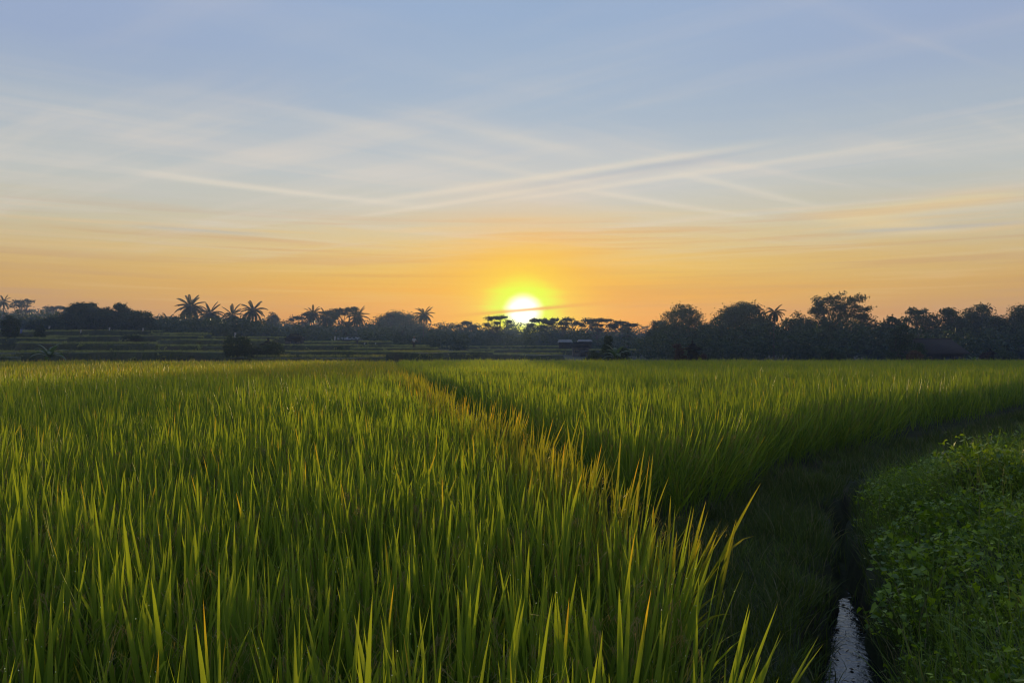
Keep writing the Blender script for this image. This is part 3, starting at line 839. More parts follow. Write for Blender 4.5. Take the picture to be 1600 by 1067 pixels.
def tree(px, ytop, Y, wpx, lobes, label, name='broadleaf_tree', cat='tree', group=None, dens=170, per=26, leaf=.36, mat=None, sig=None, flat=0.0, fill=.55, zb=None, r0=None):
    """lobes in units of the tree: x and y in half-widths, z in heights (0 = ground, 1 = top)"""
    x = px2x(px, Y); zb = base_z(x, Y) - .15 if zb is None else zb
    H = px2z(ytop, Y) - zb; hw = wpx / FPX * Y / 2
    root = thing(name, label, cat, (x, Y, zb), 0, group)
    if name == 'umbrella_tree':                                   # every umbrella tree spreads its own way
        lobes = [(a * rng.uniform(.7, 1.15), bb + rng.normal() * .2, c - abs(rng.normal()) * .05, d * rng.uniform(.6, 1.1), e, f * rng.uniform(.7, 1.6)) for a, bb, c, d, e, f in lobes]
    LB = [(a * hw, bb * hw, c * H, d * hw, e * hw, f * H) for a, bb, c, d, e, f in lobes]
    if name != 'umbrella_tree':                                   # boughs that break the outline
        for q in range(9):
            l = LB[int(rng.integers(0, len(LB)))]; v = rng.normal(size=3); v[2] = abs(v[2]) * .8; v /= np.linalg.norm(v); k = rng.uniform(.10, .22)
            LB.append((l[0] + v[0] * l[3] * .95, l[1] + v[1] * l[4] * .95, min(l[2] + v[2] * l[5] * .95, H * .97), k * hw, k * hw, k * hw * .7))
    b = MB(); limbs(b, H, LB, r0 or max(.12, H * .028)); b.build('trunk', M_BARK, root, True)
    b = MB(); b.leaves(crown_points(LB, int(dens * (1.0 if name == 'umbrella_tree' else 1.7)), int(per * (1.0 if name == 'umbrella_tree' else 1.4)), (sig or .055 * (H + hw)) * .72, fill), leaf * .88, flat)
    b.build('crown', mat or M_TREE, root)
    return root


DOME = [(0, 0, .62, .75, .75, .36), (-.55, .1, .45, .45, .5, .30), (.55, 0, .45, .45, .5, .30), (0, -.2, .34, .85, .8, .30), (.2, .1, .78, .45, .45, .20), (-.2, 0, .76, .45, .45, .20)]
TWOLOBE = [(.05, 0, .82, .42, .42, .16), (.30, 0, .74, .35, .4, .16), (-.58, 0, .66, .34, .36, .18), (.35, .1, .48, .58, .5, .24), (-.25, 0, .42, .65, .6, .28), (.1, -.1, .24, .85, .7, .24)]
AIRY = [(-.38, 0, .82, .46, .45, .15), (.15, .1, .86, .46, .4, .13), (.60, 0, .74, .40, .4, .16), (-.72, 0, .68, .32, .3, .15), (.1, -.1, .70, .45, .4, .12)]
AIRYLOW = AIRY + [(0, 0, .34, .9, .7, .30)]
ROUND = [(0, 0, .60, .85, .8, .36), (.3, 0, .40, .65, .6, .30), (-.35, 0, .40, .65, .6, .30)]
TALL = [(0, 0, .82, .5, .5, .18), (.3, 0, .62, .6, .6, .22), (-.35, 0, .55, .6, .6, .22), (0, 0, .34, .9, .8, .28)]
BIGROUND = [(.05, 0, .80, .48, .5, .20), (-.30, 0, .62, .52, .5, .22), (.42, 0, .60, .50, .5, .22), (0, 0, .36, .95, .8, .32)]
FLAT = [(-.45, 0, .90, .55, .5, .045), (.35, .2, .95, .60, .55, .045), (.75, -.1, .84, .35, .4, .04), (-.8, .1, .80, .30, .35, .04), (0, -.2, .80, .50, .45, .04), (.1, .1, .66, .35, .3, .04)]
FLAT2 = [(-.2, 0, .95, .65, .5, .04), (.45, .2, .90, .50, .5, .04), (-.7, 0, .84, .32, .4, .04), (.1, 0, .78, .40, .4, .04)]



b = MB()
for fx, fy, x0, x1, Y_, dp, z, drop, k in SLABS:
    for q in range(int((x1 - x0) / 2.2)):
        x = rng.uniform(x0, x1); y = np.interp(x, fx, fy) - rng.uniform(0, .5); h = rng.uniform(.15, .5)
        b.leaves(crown_points([(x, y, z - rng.uniform(0, .8) * drop, h * 1.5, .3, h)], 5, 9, .12, .4), .2)
tag(b.build('weeds', M_TERR), 'ragged weeds sprouting from the terrace banks', 'weeds', kind='stuff')


# coconut palms, left to right (crown centre in the photo, distance)
palm(5, 471, 230, 'dark palm at the left edge of the photo, in front of the blue wood', 14, 16, 0, 1)
palm(297, 479, 190, 'tallest coconut palm with the widest crown, leftmost above the terraces', 25, 24, .4, 2)
palm(262, 501, 215, 'low palm just left of the tallest coconut palm', 15, 16, -.3, 3)
palm(328, 489, 195, 'palm touching the right side of the tallest palm, half its crown on the sky', 22, 20, .3, 4)
palm(346, 506, 200, 'drooping dark palm below the gap between two taller palms', 20, 18, 0, 5)
palm(363, 492, 205, 'palm with a short pointed top just left of the star shaped palm', 21, 18, -.2, 6)
palm(395, 485, 190, 'star shaped palm standing clear of the trees above the dark round bush', 22, 22, .2, 7)
palm(411, 523, 165, 'low palm beside the small field shrine, below the skyline', 16, 16, 0, 8)
palm(489, 490, 200, 'palm with bushy upright crown left of the group of flat topped trees', 17, 20, -.4, 9)
palm(479, 521, 185, 'small hazy palm under the bushy crowned palm', 15, 15, 0, 10)
palm(510, 496, 205, 'palm buried in the flat topped trees with its tips on the sky', 18, 18, .2, 11)
palm(541, 512, 190, 'dark palm below the flat topped tree with fronds hanging low', 19, 18, .2, 12)
palm(558, 494, 195, 'palm with drooping fronds and bare trunk right of the flat topped trees', 19, 20, .3, 13)
palm(594, 518, 190, 'faint low palm left in the haze before the round hill of trees', 18, 16, 0, 14)
palm(630, 517, 185, 'faint low palm right in the haze before the round hill of trees', 18, 16, 0, 15)
palm(663, 491, 210, 'lone palm with spiky crown nearest the left of the sun', 18, 22, .3, 16)
palm(981, 523, 165, 'small palm on thin trunk right of the dark pointed shrub', 16, 16, .2, 17)
palm(1012, 526, 175, 'faint small palm half lost in haze left of the two lobed tree', 12, 14, 0, 18)
palm(1211, 487, 118, 'palm with hanging fronds between the domed tree and the big right trees', 17, 18, .2, 19, .5)

# big trees of the right
G_R = 'big broadleaf trees on the right'
tree(1066, 474, 130, 76, TWOLOBE, 'dark two lobed tree left of the domed tree, behind the shrine', group=G_R, dens=260, leaf=.34)
tree(1158, 474, 126, 110, DOME, 'widest dark tree with a smooth domed crown', group=G_R, dens=420, leaf=.36)
tree(1246, 486, 128, 62, ROUND, 'round dark tree between the hanging palm and the tallest tree', group=G_R, dens=230, leaf=.34)
tree(1308, 457, 126, 92, AIRY, 'tallest tree of the right side, with sky showing through its airy crown', group=G_R, dens=100, leaf=.34, per=26, sig=.50, r0=.28, fill=.35)
tree(1300, 494, 120, 100, ROUND, 'dense low tree under the tallest airy crown', group=G_R, dens=330, leaf=.34)
tree(1352, 492, 128, 56, ROUND, 'dark sloping tree right below the tallest airy crown', group=G_R, dens=200, leaf=.34)
tree(1392, 496, 118, 52, TALL, 'spiky topped tree above the small dark tree by the house', group=G_R, dens=150, leaf=.36)
tree(1440, 482, 130, 64, AIRYLOW, 'tree with a thin tuft of twigs on top, above the house roof', group=G_R, dens=150, leaf=.32, sig=.4)
tree(1488, 485, 125, 52, TALL, 'narrow tree left of the squared dark crown on the right', group=G_R, dens=190, leaf=.34)
tree(1527, 477, 128, 70, BIGROUND, 'tree with a high squared crown right of the house', group=G_R, dens=300, leaf=.34)
tree(1563, 492, 122, 58, ROUND, 'low dark tree between the squared crown and the photo edge', group=G_R, dens=200, leaf=.34)
tree(1596, 477, 122, 56, TALL, 'tall tree cut by the right edge of the photo', group=G_R, dens=220, leaf=.34)
tree(1640, 484, 128, 80, ROUND, 'round tree just beyond the right edge of the photo', group=G_R, dens=200, leaf=.34)
tree(1204, 503, 140, 40, ROUND, 'low hazy tree under the hanging palm', group=G_R, dens=130, leaf=.36)
tree(1033, 503, 165, 50, TALL, 'hazy tree at the left foot of the two lobed tree', group=G_R, dens=150, leaf=.4)
tree(1108, 505, 150, 44, ROUND, 'low tree in the notch between two lobed and domed trees', group=G_R, dens=130, leaf=.38)
# dense grove at left
G_L = 'trees of the dark grove above the terraces'
tree(126, 474, 150, 46, AIRYLOW, 'tallest grove tree with ragged top above the terraces', group=G_L, dens=200, leaf=.36, sig=.5)
tree(108, 488, 146, 50, ROUND, 'dark tree at the left end of the grove behind the ragged one', group=G_L, dens=170, leaf=.36)
tree(158, 481, 150, 56, DOME, 'flat topped dark tree right of the ragged grove tree', group=G_L, dens=230, leaf=.36)
tree(190, 476, 152, 40, TALL, 'grove tree with two small knobs on its crown', group=G_L, dens=170, leaf=.36)
tree(216, 485, 148, 52, ROUND, 'right end tree of the dark grove', group=G_L, dens=200, leaf=.36)
tree(82, 496, 140, 34, ROUND, 'low bush like tree left of the grove', group=G_L, dens=130, leaf=.34)
tree(62, 500, 150, 40, ROUND, 'faint low tree before the blue wood at left', group=G_L, dens=120, leaf=.36)
tree(16, 492, 100, 26, TALL, 'slender green tree standing on the terraces at far left', dens=90, leaf=.24, r0=.1)
tree(62, 508, 104, 14, TALL, 'small thin tree on the terrace edge right of the slender tree', dens=40, leaf=.2, r0=.07)
tree(270, 495, 205, 60, ROUND, 'hazy tree behind the foot of the tallest palm', group=G_L, dens=180, leaf=.42)
# flat topped trees
G_U = 'flat topped umbrella trees on the skyline'
tree(36, 466, 260, 34, FLAT, 'flat topped tree above the blue wood at left', 'umbrella_tree', 'tree', G_U, 90, 22, .5, M_TREE2, .5, .5, .2)
tree(94, 476, 270, 60, FLAT2, 'broad low umbrella tree left of the grove', 'umbrella_tree', 'tree', G_U, 110, 22, .5, M_TREE2, .5, .5, .2)
tree(472, 488, 240, 38, FLAT, 'umbrella tree left of the bushy crowned palm', 'umbrella_tree', 'tree', G_U, 90, 22, .5, M_TREE2, .5, .5, .2)
tree(541, 479, 215, 50, FLAT, 'tallest umbrella tree, between two palms', 'umbrella_tree', 'tree', G_U, 130, 24, .46, M_TREE2, .5, .5, .2)
tree(515, 486, 225, 40, FLAT2, 'umbrella tree left of the tallest one, over a buried palm', 'umbrella_tree', 'tree', G_U, 110, 24, .46, M_TREE2, .5, .5, .2)
tree(733, 501, 260, 46, FLAT2, 'low umbrella tree between lone palm and sun', 'umbrella_tree', 'tree', G_U, 90, 22, .5, M_TREE2, .5, .5, .2)
tree(776, 491, 220, 46, FLAT, 'umbrella tree touching the left side of the sun', 'umbrella_tree', 'tree', G_U, 120, 24, .44, M_TREE2, .45, .5, .2)
tree(846, 498, 225, 50, FLAT2, 'umbrella tree under the right side of the sun', 'umbrella_tree', 'tree', G_U, 120, 24, .44, M_TREE2, .45, .5, .2)
tree(880, 491, 220, 46, FLAT, 'umbrella tree just right of the sun', 'umbrella_tree', 'tree', G_U, 120, 24, .44, M_TREE2, .45, .5, .2)
tree(933, 495, 205, 64, FLAT, 'wide umbrella tree in the middle between sun and big trees', 'umbrella_tree', 'tree', G_U, 150, 26, .42, M_TREE2, .45, .5, .2)
tree(975, 501, 205, 56, FLAT2, 'umbrella tree sloping down to the right of the wide one', 'umbrella_tree', 'tree', G_U, 130, 26, .42, M_TREE2, .45, .5, .2)
tree(1088, 470, 150, 10, [(0, 0, .95, .6, .6, .03)], 'x', dens=4) if False else None
tree(622, 489, 250, 96, DOME, 'round hill like hazy tree left of the lone palm', dens=420, leaf=.5)
tree(610, 487, 245, 16, FLAT2, 'thin twig crowned tree on top of the hazy round tree', 'umbrella_tree', 'tree', G_U, 26, 20, .45, M_TREE2, .4, .5, .2)
tree(426, 485, 260, 18, ROUND, 'small round topped tree alone on the skyline left of centre', dens=60, leaf=.5)

# ------------------------------------------------------------------ the wood behind: one far mass
TOPS = [(-150, 474), (0, 480), (60, 476), (120, 487), (240, 489), (265, 494), (330, 492), (440, 494), (480, 495), (520, 497), (580, 498), (660, 498), (700, 499),
        (760, 499), (800, 501), (860, 498), (920, 500), (1000, 506), (1030, 505), (1060, 512), (1100, 514), (1200, 514), (1300, 508), (1450, 508), (1600, 503), (1760, 496)]
tx, ty = zip(*TOPS)
b = MB()
for row, (Yb, lift, n) in enumerate(((335, 0, 130), (270, 7, 120), (215, 18, 110))):
    for i in range(n):
        px = -170 + 1940 * (i + rng.uniform(0, 1)) / n
        Yt = Yb * rng.uniform(.94, 1.08)
        yt = np.interp(px, tx, ty) + lift + abs(rng.normal()) * 5 - 1.5
        x = px2x(px, Yt); zb = float(ground_h(x, Yt)) - .5; H = max(3, px2z(yt, Yt) - zb); hw = H * rng.uniform(.35, .6)
        LB = [(x, Yt, zb + H * .60, hw * .8, hw * .8, H * .36), (x + hw * .4, Yt - hw * .3, zb + H * .35, hw * .8, hw * .7, H * .3), (x - hw * .4, Yt - hw * .3, zb + H * .35, hw * .8, hw * .7, H * .3)]
        b.leaves(crown_points(LB, 80, 18, .8, .75), .72)
tag(b.build('forest', M_TREE), 'distant hazy wood filling the horizon behind palms and umbrella trees', 'forest', kind='stuff')
b = MB()
for i in range(260):
    px = rng.uniform(-120, 1720); Yt = rng.uniform(150, 200) if px < 1010 else rng.uniform(108, 135)
    x = px2x(px, Yt); zb = base_z(x, Yt) - .2; H = rng.uniform(2.0, 5.0) if px < 1010 else rng.uniform(2.5, 6); hw = H * rng.uniform(.5, .9)
    b.leaves(crown_points([(x, Yt, zb + H * .5, hw, hw, H * .5)], 26, 14, .45, .5), .5)
tag(b.build('undergrowth', M_TREE), 'dark bushes massed at the feet of the tree line', 'bushes', kind='stuff')

# ------------------------------------------------------------------ plants beyond the field edge
BUSH = [(0, 0, .55, .85, .85, .42), (.45, 0, .40, .5, .5, .36), (-.5, 0, .38, .5, .5, .34)]
POINTY = [(0, 0, .78, .30, .3, .22), (-.1, 0, .50, .5, .5, .28), (.35, 0, .32, .55, .5, .26), (-.5, 0, .24, .45, .5, .22)]
LOWB = [(0, 0, .5, .95, .8, .45)]


def bush(px, ytop, Y, wpx, lobes, label, mat=M_TREE, dens=90, leaf=.16, name='bush', cat='bush', zb=None):
    return tree(px, ytop, Y, wpx, lobes, label, name, cat, None, dens, 22, leaf, mat, .16, 0.0, .4, zb, .05)


bush(371, 524, 74, 46, BUSH, 'dark round bush in front of the terrace steps', dens=150)
bush(425, 534, 78, 40, BUSH, 'dark shrub at the foot of the small field shrine', dens=100)
bush(397, 542, 76, 30, LOWB, 'low green bush between the dark round bush and the shrine shrub', M_TREE2, 70)
bush(950, 523, 72, 34, POINTY, 'dark pointed shrub rising above the field edge right of the sun', dens=150)
bush(974, 541, 70, 30, LOWB, 'low leafy bush right of the dark pointed shrub', dens=70, leaf=.24)
bush(928, 546, 72, 26, LOWB, 'low bush left of the dark pointed shrub', dens=60)
bush(1062, 536, 66, 26, POINTY, 'reddish brown leaved shrub left of the stone shrine', M_RED, 90, .15)
bush(1096, 552, 65, 18, LOWB, 'low red leaved plant right of the stone shrine', M_RED, 40, .13)
bush(1408, 507, 80, 44, TALL, 'small dark tree left of the house, in front of the tree line', dens=190, name='small_tree', cat='tree')
bush(1434, 530, 76, 26, BUSH, 'dark leafy shrub overlapping the left end of the house roof', dens=90)
bush(1428, 545, 72, 24, LOWB, 'brown leaved bush below the small dark tree', M_BROWN, 70, .15)
bush(1300, 541, 84, 40, BUSH, 'low spreading shrub under the tallest right tree', dens=100)
bush(1537, 551, 74, 14, LOWB, 'red leaved shrub beside the small dark shrine', M_RED, 40, .13)
bush(1566, 545, 80, 40, LOWB, 'low dark bush right of the small dark shrine', dens=80)
bush(353, 514, 126, 8, LOWB, 'tiny dark bush on the terrace below the palms', dens=24, leaf=.2)
bush(330, 519, 124, 8, LOWB, 'tiny dark bush left on the terrace rim below the palms', dens=24, leaf=.2)
bush(533, 541, 104, 14, LOWB, 'dark bush on the low terraces left of the walking person', dens=40, leaf=.2)
bush(205, 526, 106, 22, LOWB, 'dark bush clinging to the terrace bank', dens=50, leaf=.2)


def leaf_ribbon(b, root, az, elev, L_, wid, arch, r):
    t = np.linspace(0, 1, 9); ang = elev - arch * t ** 1.3; ds = L_ / 8
    h = np.concatenate([[0], np.cumsum(np.cos(ang[:-1]) * ds)]); z = np.concatenate([[0], np.cumsum(np.sin(ang[:-1]) * ds)])
    c, s_ = math.cos(az), math.sin(az); ctr = np.stack([root[0] + h * c, root[1] + h * s_, root[2] + z], 1)
    side = np.array([-s_, c, 0]); wv_ = wid * np.sin(np.pi * np.clip(.06 + .93 * t, 0, 1)) ** .6 * .5
    V = np.stack([ctr - side * wv_[:, None] - [0, 0, .04], ctr, ctr + side * wv_[:, None] - [0, 0, .04]], 1).reshape(-1, 3)
    b.add(V, [[3 * i + j, 3 * i + j + 1, 3 * i + j + 4, 3 * i + j + 3] for i in range(8) for j in (0, 1)], np.tile([.5, r, 0], (27, 1)))


def banana(px, py_top, Y, label, n=11, seed=0):
    x = px2x(px, Y); zb = base_z(x, Y); H = px2z(py_top, Y) - zb
    root = thing('banana_plant', label, 'banana plant', (x, Y, zb), 0, 'banana plants beyond the field')
    b = MB(); b.tube([(0, 0, -.1), (.03, 0, H * .3), (0, .02, H * .5)], [.16, .12, .08], 8); b.build('stem', M_BANANA, root, True)
    for i in range(n):
        b = MB(); e = 1.4 - 1.1 * (i / n); leaf_ribbon(b, (0, 0, H * .48), i * 2.4 + seed, e, H * .62, H * .15, 1.3 + .5 * i / n, rng.random())
        b.build('leaf', M_BANANA, root)


banana(78, 532, 66, 'pale green banana plant before the dark terrace bank at left', 12, 1)
banana(1521, 553, 68, 'small banana plant between the house and the small dark shrine', 8, 2)
banana(962, 535, 69, 'dark banana plant beside the dark pointed shrub', 9, 3)

# ------------------------------------------------------------------ buildings, shrines, people, markers


def sq(hx, hy, z, lift=0.0, cx=0, cy=0):
    """square ring with eight points; the corners may turn up"""
    return [(cx - hx, cy - hy, z + lift), (cx, cy - hy, z), (cx + hx, cy - hy, z + lift), (cx + hx, cy, z), (cx + hx, cy + hy, z + lift), (cx, cy + hy, z),
            (cx - hx, cy + hy, z + lift), (cx - hx, cy, z)]


def shrine(px, py_top, Y, w_px, label, rz=.2):
    x = px2x(px, Y); zb = base_z(x, Y) - .05; H = px2z(py_top, Y) - zb; hw = w_px / FPX * Y / 2
    root = thing('shrine', label, 'shrine', (x, Y, zb), rz, None)
    b = MB(); b.rings([sq(hw * .75, hw * .75, 0), sq(hw * .75, hw * .75, H * .14)]); b.rings([sq(hw * .62, hw * .62, H * .142), sq(hw * .55, hw * .55, H * .26)])
    b.build('plinth', M_STONE, root)
    b = MB()
    b.rings([sq(hw * .50, hw * .50, H * .262), sq(hw * .48, hw * .48, H * .52), sq(hw * .60, hw * .60, H * .545), sq(hw * .60, hw * .60, H * .585), sq(hw * .52, hw * .52, H * .60), sq(hw * .52, hw * .52, H * .688)])
    b.build('body', M_STONE, root)
    b = MB(); b.box((0, -hw * .50, H * .40), (hw * .42, hw * .06, H * .16)); b.box((0, -hw * .52, H * .49), (hw * .56, hw * .10, H * .02))
    b.build('niche', M_THATCH, root)
    b = MB(); b.rings([sq(hw, hw, H * .69, H * .015), sq(hw * 1.02, hw * 1.02, H * .705, H * .02), sq(hw * .62, hw * .62, H * .77), sq(hw * .30, hw * .30, H * .85), sq(hw * .12, hw * .12, H * .885)])
    b.build('roof', M_THATCH, root)
    th = np.linspace(0, 2 * np.pi, 8, endpoint=False); b = MB()
    b.rings([np.column_stack([r_ * hw * np.cos(th), r_ * hw * np.sin(th), np.full(8, H * z_)]) for r_, z_ in ((.10, .887), (.17, .92), (.15, .95), (.05, .97), (.02, 1.0))])
    b.build('finial', M_STONE, root, True)


shrine(1082, 530, 64, 21, 'dark stone shrine with curved roof standing at the far edge of the right field')
shrine(1547, 543, 78, 15, 'small dark shrine right of the house, half hidden by the rice', .5)
shrine(419, 527, 84, 22, 'weathered field shrine on the terraces right of the dark round bush', .1)


def house(px, py_ridge, py_eave, Y, w_px, label, roofmat, wallmat, hip=.35, depth=5.0, rz=0.0, name='house', cat='house', door=True):
    x = px2x(px, Y); zb = base_z(x, Y + depth / 2) - .1; w_ = w_px / FPX * Y; zr = px2z(py_ridge, Y) - zb; ze = px2z(py_eave, Y) - zb
    if ze < 1.2: zb -= 1.2 - ze; zr += 1.2 - ze; ze = 1.2
    root = thing(name, label, cat, (x, Y + depth / 2, zb), rz)
    hw, hd = w_ / 2, depth / 2
    b = MB(); iw, idp = hw * .88, hd * .82
    b.rings([[(-iw, -idp, 0), (iw, -idp, 0), (iw, idp, 0), (-iw, idp, 0)], [(-iw, -idp, ze + .05), (iw, -idp, ze + .05), (iw, idp, ze + .05), (-iw, idp, ze + .05)]])
    b.build('wall', wallmat, root)
    b = MB(); rw = hw * (1 - hip)
    b.rings([[(-hw, -hd, ze), (hw, -hd, ze), (hw, hd, ze), (-hw, hd, ze)], [(-hw, -hd, ze + .12), (hw, -hd, ze + .12), (hw, hd, ze + .12), (-hw, hd, ze + .12)],
             [(-rw, -.06, zr), (rw, -.06, zr), (rw, .06, zr), (-rw, .06, zr)]])
    ro = b.build('roof', roofmat, root)
    b = MB(); b.tube([(-rw - .1, 0, zr + .03), (0, 0, zr + .02), (rw + .1, 0, zr + .03)], [.10, .09, .10], 6); b.build('ridge_cap', roofmat, ro)
    if door:
        dh = min(1.9, ze * .85); b = MB(); b.box((iw * .25, -idp - .03, dh / 2), (.85, .06, dh)); b.build('door', M_PANE, root)
        for q in (-.55, .7):
            b = MB(); b.box((iw * q, -idp - .02, ze * .6), (.8, .05, ze * .35)); f = b.build('window', M_STICK, root)
            b = MB(); b.box((iw * q, -idp - .06, ze * .6), (.66, .03, ze * .28)); b.build('pane', M_PANE, f)


house(1474, 529, 553, 86, 84, 'house with a wide brown tiled roof showing above the right field', M_TILE, M_WALLD, .22, 5.5)
house(908, 536, 543, 130, 28, 'little hut with dark roof and pale wall below the wide umbrella tree', M_THATCH, M_WALL, .3, 3.0, name='hut', cat='hut')
house(884, 531, 535, 150, 22, 'low building with a pale tin roof left of the little hut', M_TIN, M_WALLD, .1, 3.5, door=False, name='shed', cat='shed')
house(915, 531, 534, 150, 22, 'low building with a pale tin roof behind the little hut', M_TIN, M_WALLD, .1, 3.5, door=False, name='shed', cat='shed')
house(456, 522, 530, 120, 26, 'small dark thatched hut on the terraces below the skyline', M_THATCH, M_WALLD, .5, 3.0, name='hut', cat='hut')
house(536, 527, 531, 170, 50, 'long low building with a pale roof behind the low terraces', M_TIN, M_WALLD, .05, 4.0, door=False, name='shed', cat='shed')
house(1257, 534.5, 537.5, 124, 24, 'shed with a faint pale roof in shade below the round dark tree', M_TIN, M_WALLD, .08, 4.0, door=False, name='shed', cat='shed')


def skin(name, verts, edges, radii, mat, parent, root=0):
    me = bpy.data.meshes.new(name); me.from_pydata(verts, edges, []); me.materials.append(mat)
    o = bpy.data.objects.new(name, me); C.objects.link(o); o.parent = parent
    mod = o.modifiers.new('skin', 'SKIN'); sv = me.skin_vertices[0].data
    for i, r in enumerate(radii): sv[i].radius = (r, r)
    sv[root].use_root = True
    mod.use_smooth_shade = True
    o.modifiers.new('sub', 'SUBSURF').levels = 1; o.modifiers['sub'].render_levels = 2
    return o


def person(px, py_feet, Y, label):
    x = px2x(px, Y); zb = base_z(x, Y)
    root = thing('person', label, 'person', (x, Y, zb), .3)
    J = [(0, 0, .92), (0, 0, 1.10), (0, 0, 1.34), (0, -.01, 1.46), (0, -.02, 1.56), (0, -.03, 1.66),
         (-.17, 0, 1.38), (-.26, -.02, 1.12), (-.33, -.10, .90), (.17, 0, 1.38), (.30, -.05, 1.14), (.44, -.12, 1.02),
         (-.09, 0, .84), (-.11, -.04, .48), (-.12, .02, .08), (-.12, -.14, .03), (.09, 0, .84), (.12, .02, .48), (.13, .10, .08), (.13, -.05, .03),
         (-.35, -.13, .83), (.50, -.15, 1.00)]
    E = [(0, 1), (1, 2), (2, 3), (3, 4), (4, 5), (2, 6), (6, 7), (7, 8), (2, 9), (9, 10), (10, 11), (0, 12), (12, 13), (13, 14), (14, 15), (0, 16), (16, 17), (17, 18), (18, 19), (8, 20), (11, 21)]
    Rr = [.13, .12, .14, .055, .085, .08, .065, .045, .033, .065, .045, .033, .085, .06, .042, .04, .085, .06, .042, .04, .03, .03]
    skin('body', J, E, Rr, M_SKIN, root)
    skin('shirt', [J[i] for i in (0, 1, 2, 6, 7, 9, 10)], [(0, 1), (1, 2), (2, 3), (3, 4), (2, 5), (5, 6)], [.155, .145, .16, .085, .065, .085, .065], M_CLOTHW, root)
    skin('trousers', [(0, 0, .90)] + [J[i] for i in (12, 13, 16, 17)] + [(-.12, .01, .14), (.13, .09, .14)], [(0, 1), (1, 2), (0, 3), (3, 4), (2, 5), (4, 6)], [.15, .105, .08, .105, .08, .07, .07], M_CLOTHD, root)
    th = np.linspace(0, 2 * np.pi, 12, endpoint=False); b = MB()
    b.rings([np.column_stack([r_ * np.cos(th), -.03 + r_ * np.sin(th), np.full(12, z_)]) for r_, z_ in ((.21, 1.655), (.215, 1.665), (.12, 1.74), (.03, 1.80))])
    b.build('hat', M_STICK, root, True)


person(647, 548, 109, 'person in a white shirt and dark trousers standing on the low terraces')
G_F = 'bird scaring cloths on sticks in the terraces'


def marker(px, py_top, Y, label, mat, wid=.32, hgt=.55, lean=0.0):
    x = px2x(px, Y); zb = base_z(x, Y) - .1; H = px2z(py_top, Y) - zb
    root = thing('field_flag', label, 'flag', (x, Y, zb), rng.uniform(-.4, .4), G_F)
    b = MB(); b.tube([(0, 0, 0), (lean * .5, 0, H * .5), (lean, 0, H)], [.025, .022, .015], 6); b.build('stick', M_STICK, root, True)
    b = MB(); n = 7; V = []
    for i in range(n):
        for j in range(6):
            u, v_ = i / (n - 1), j / 5
            V.append((lean + (u - .1) * wid * (1 - .35 * v_), .05 * math.sin(u * 6 + v_ * 3), H - v_ * hgt - .06 * math.sin(u * 3)))
    V = np.array(V); V2 = V + [0, .012, 0]
    F = [[i * 6 + j, (i + 1) * 6 + j, (i + 1) * 6 + j + 1, i * 6 + j + 1] for i in range(n - 1) for j in range(5)]
    b.add(V, F); b.add(V2, [f[::-1] for f in F]); b.build('cloth', mat, root)


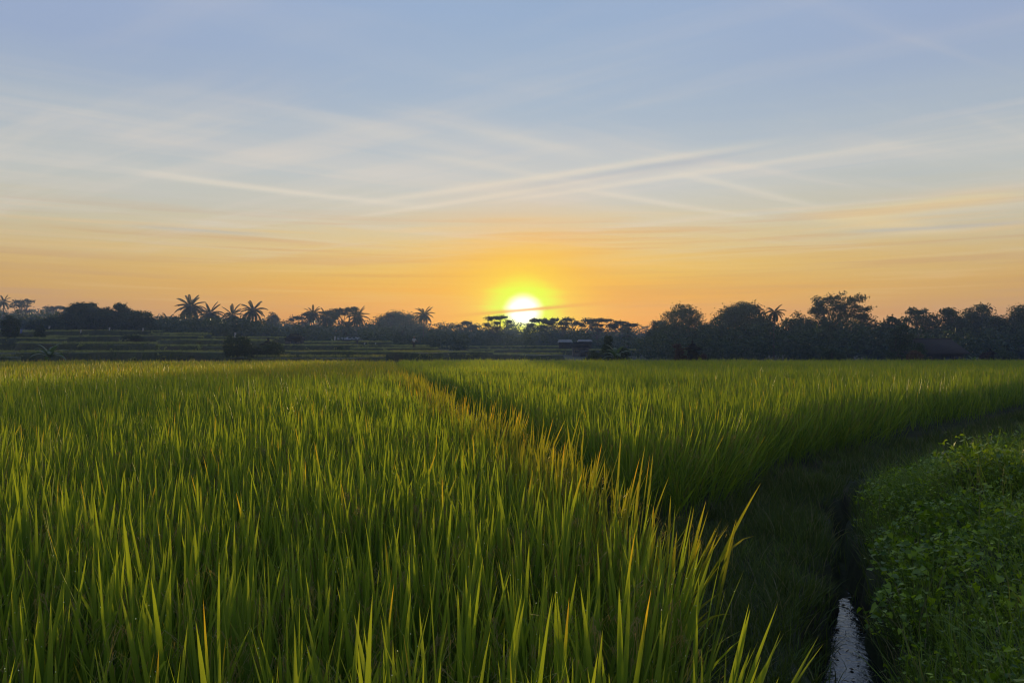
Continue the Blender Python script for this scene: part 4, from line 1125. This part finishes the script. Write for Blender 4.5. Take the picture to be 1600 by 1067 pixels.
marker(79, 509, 119, 'pale rag on a leaning stick on the top terrace at left', M_CLOTHW, .3, .4, -.3)
marker(124, 515, 108, 'pale rag low on the second terrace left of the grove', M_CLOTHW, .3, .4, .1)
marker(166, 511, 119, 'pale rag on a stick leaning right on the top terrace', M_CLOTHW, .25, .5, .35)
marker(222, 512, 119, 'white rag upright on the right end of the top terrace', M_CLOTHW, .3, .5)
marker(366, 519, 124, 'bright white cloth hanging below the palms', M_CLOTHW, .4, .8)
marker(522, 525, 130, 'bright white cloth left of the middle before the pale roof', M_CLOTHW, .35, .7)
marker(569, 535, 128, 'small white cloth left of a pair on the low terraces', M_CLOTHW, .25, .3)
marker(586, 535, 128, 'small white cloth right of a pair on the low terraces', M_CLOTHW, .25, .3)
marker(557, 531, 126, 'dark cloth on a stick right of the long pale roof', M_CLOTHD, .35, .8)
marker(31, 514, 97, 'blue and white cloth on a stick beside the slender tree at far left', M_CLOTHB, .5, .5)

# tall single plants on the bank, seen against the dark rice
def tall_grass(px, py_base, py_top, Y, label, n, mat, dry=False, spread=.5, group=None):
    x = px2x(px, Y); zb = float(ground_h(x, Y)) - .02; H = px2z(py_top, Y) - zb
    b = MB()
    for i in range(n):
        blade(b, (rng.normal() * .02, rng.normal() * .02, 0), rng.uniform(0, 6.28), rng.uniform(.02, spread), H * rng.uniform(.6, 1.05), .014, rng.uniform(.1, .9), 8, 1.0 if dry else 0.0, None, True)
    o = b.build('grass_tuft', mat, None, True, (x, Y, zb)); tag(o, label, 'grass', group)


G_T = 'tall grass tufts on the ditch bank'
tall_grass(1509, 690, 655, 9.0, 'tall bright grass stem on the bank before the dark rice', 5, M_RICE, group=G_T, spread=.15)
tall_grass(1530, 690, 660, 9.2, 'dry pale arching stalks right of the tall bright grass stem', 5, M_WEEDG, True, .6, G_T)
tall_grass(1575, 690, 648, 9.4, 'slanting grass stem at the right edge of the bank', 4, M_RICE, group=G_T, spread=.4)
tall_grass(1480, 800, 745, 6.4, 'thin upright grass tuft in the middle of the bank', 4, M_WEEDG, group=G_T, spread=.3)
tall_grass(1420, 780, 735, 6.6, 'arching grass tuft at the left edge of the bank over the path', 6, M_WEEDG, group=G_T, spread=.8)

# ------------------------------------------------------------------ morning air
b = MB(); b.box((0, 185, 12.2), (1040, 530, 30))
hz = b.build('haze', None); hz['kind'] = 'stuff'; hz['label'] = 'thin blue morning haze over the fields'; hz['category'] = 'haze'
m = bpy.data.materials.new('haze_air'); m.use_nodes = True; m.node_tree.nodes.clear(); nt = NT(m.node_tree)
pv = nt.node('ShaderNodeVolumePrincipled'); pv.inputs['Color'].default_value = (.36, .54, 1.0, 1); pv.inputs['Density'].default_value = .00062
pv.inputs['Anisotropy'].default_value = .3
nt.l.new(pv.outputs[0], nt.node('ShaderNodeOutputMaterial').inputs['Volume']); hz.data.materials.append(m)
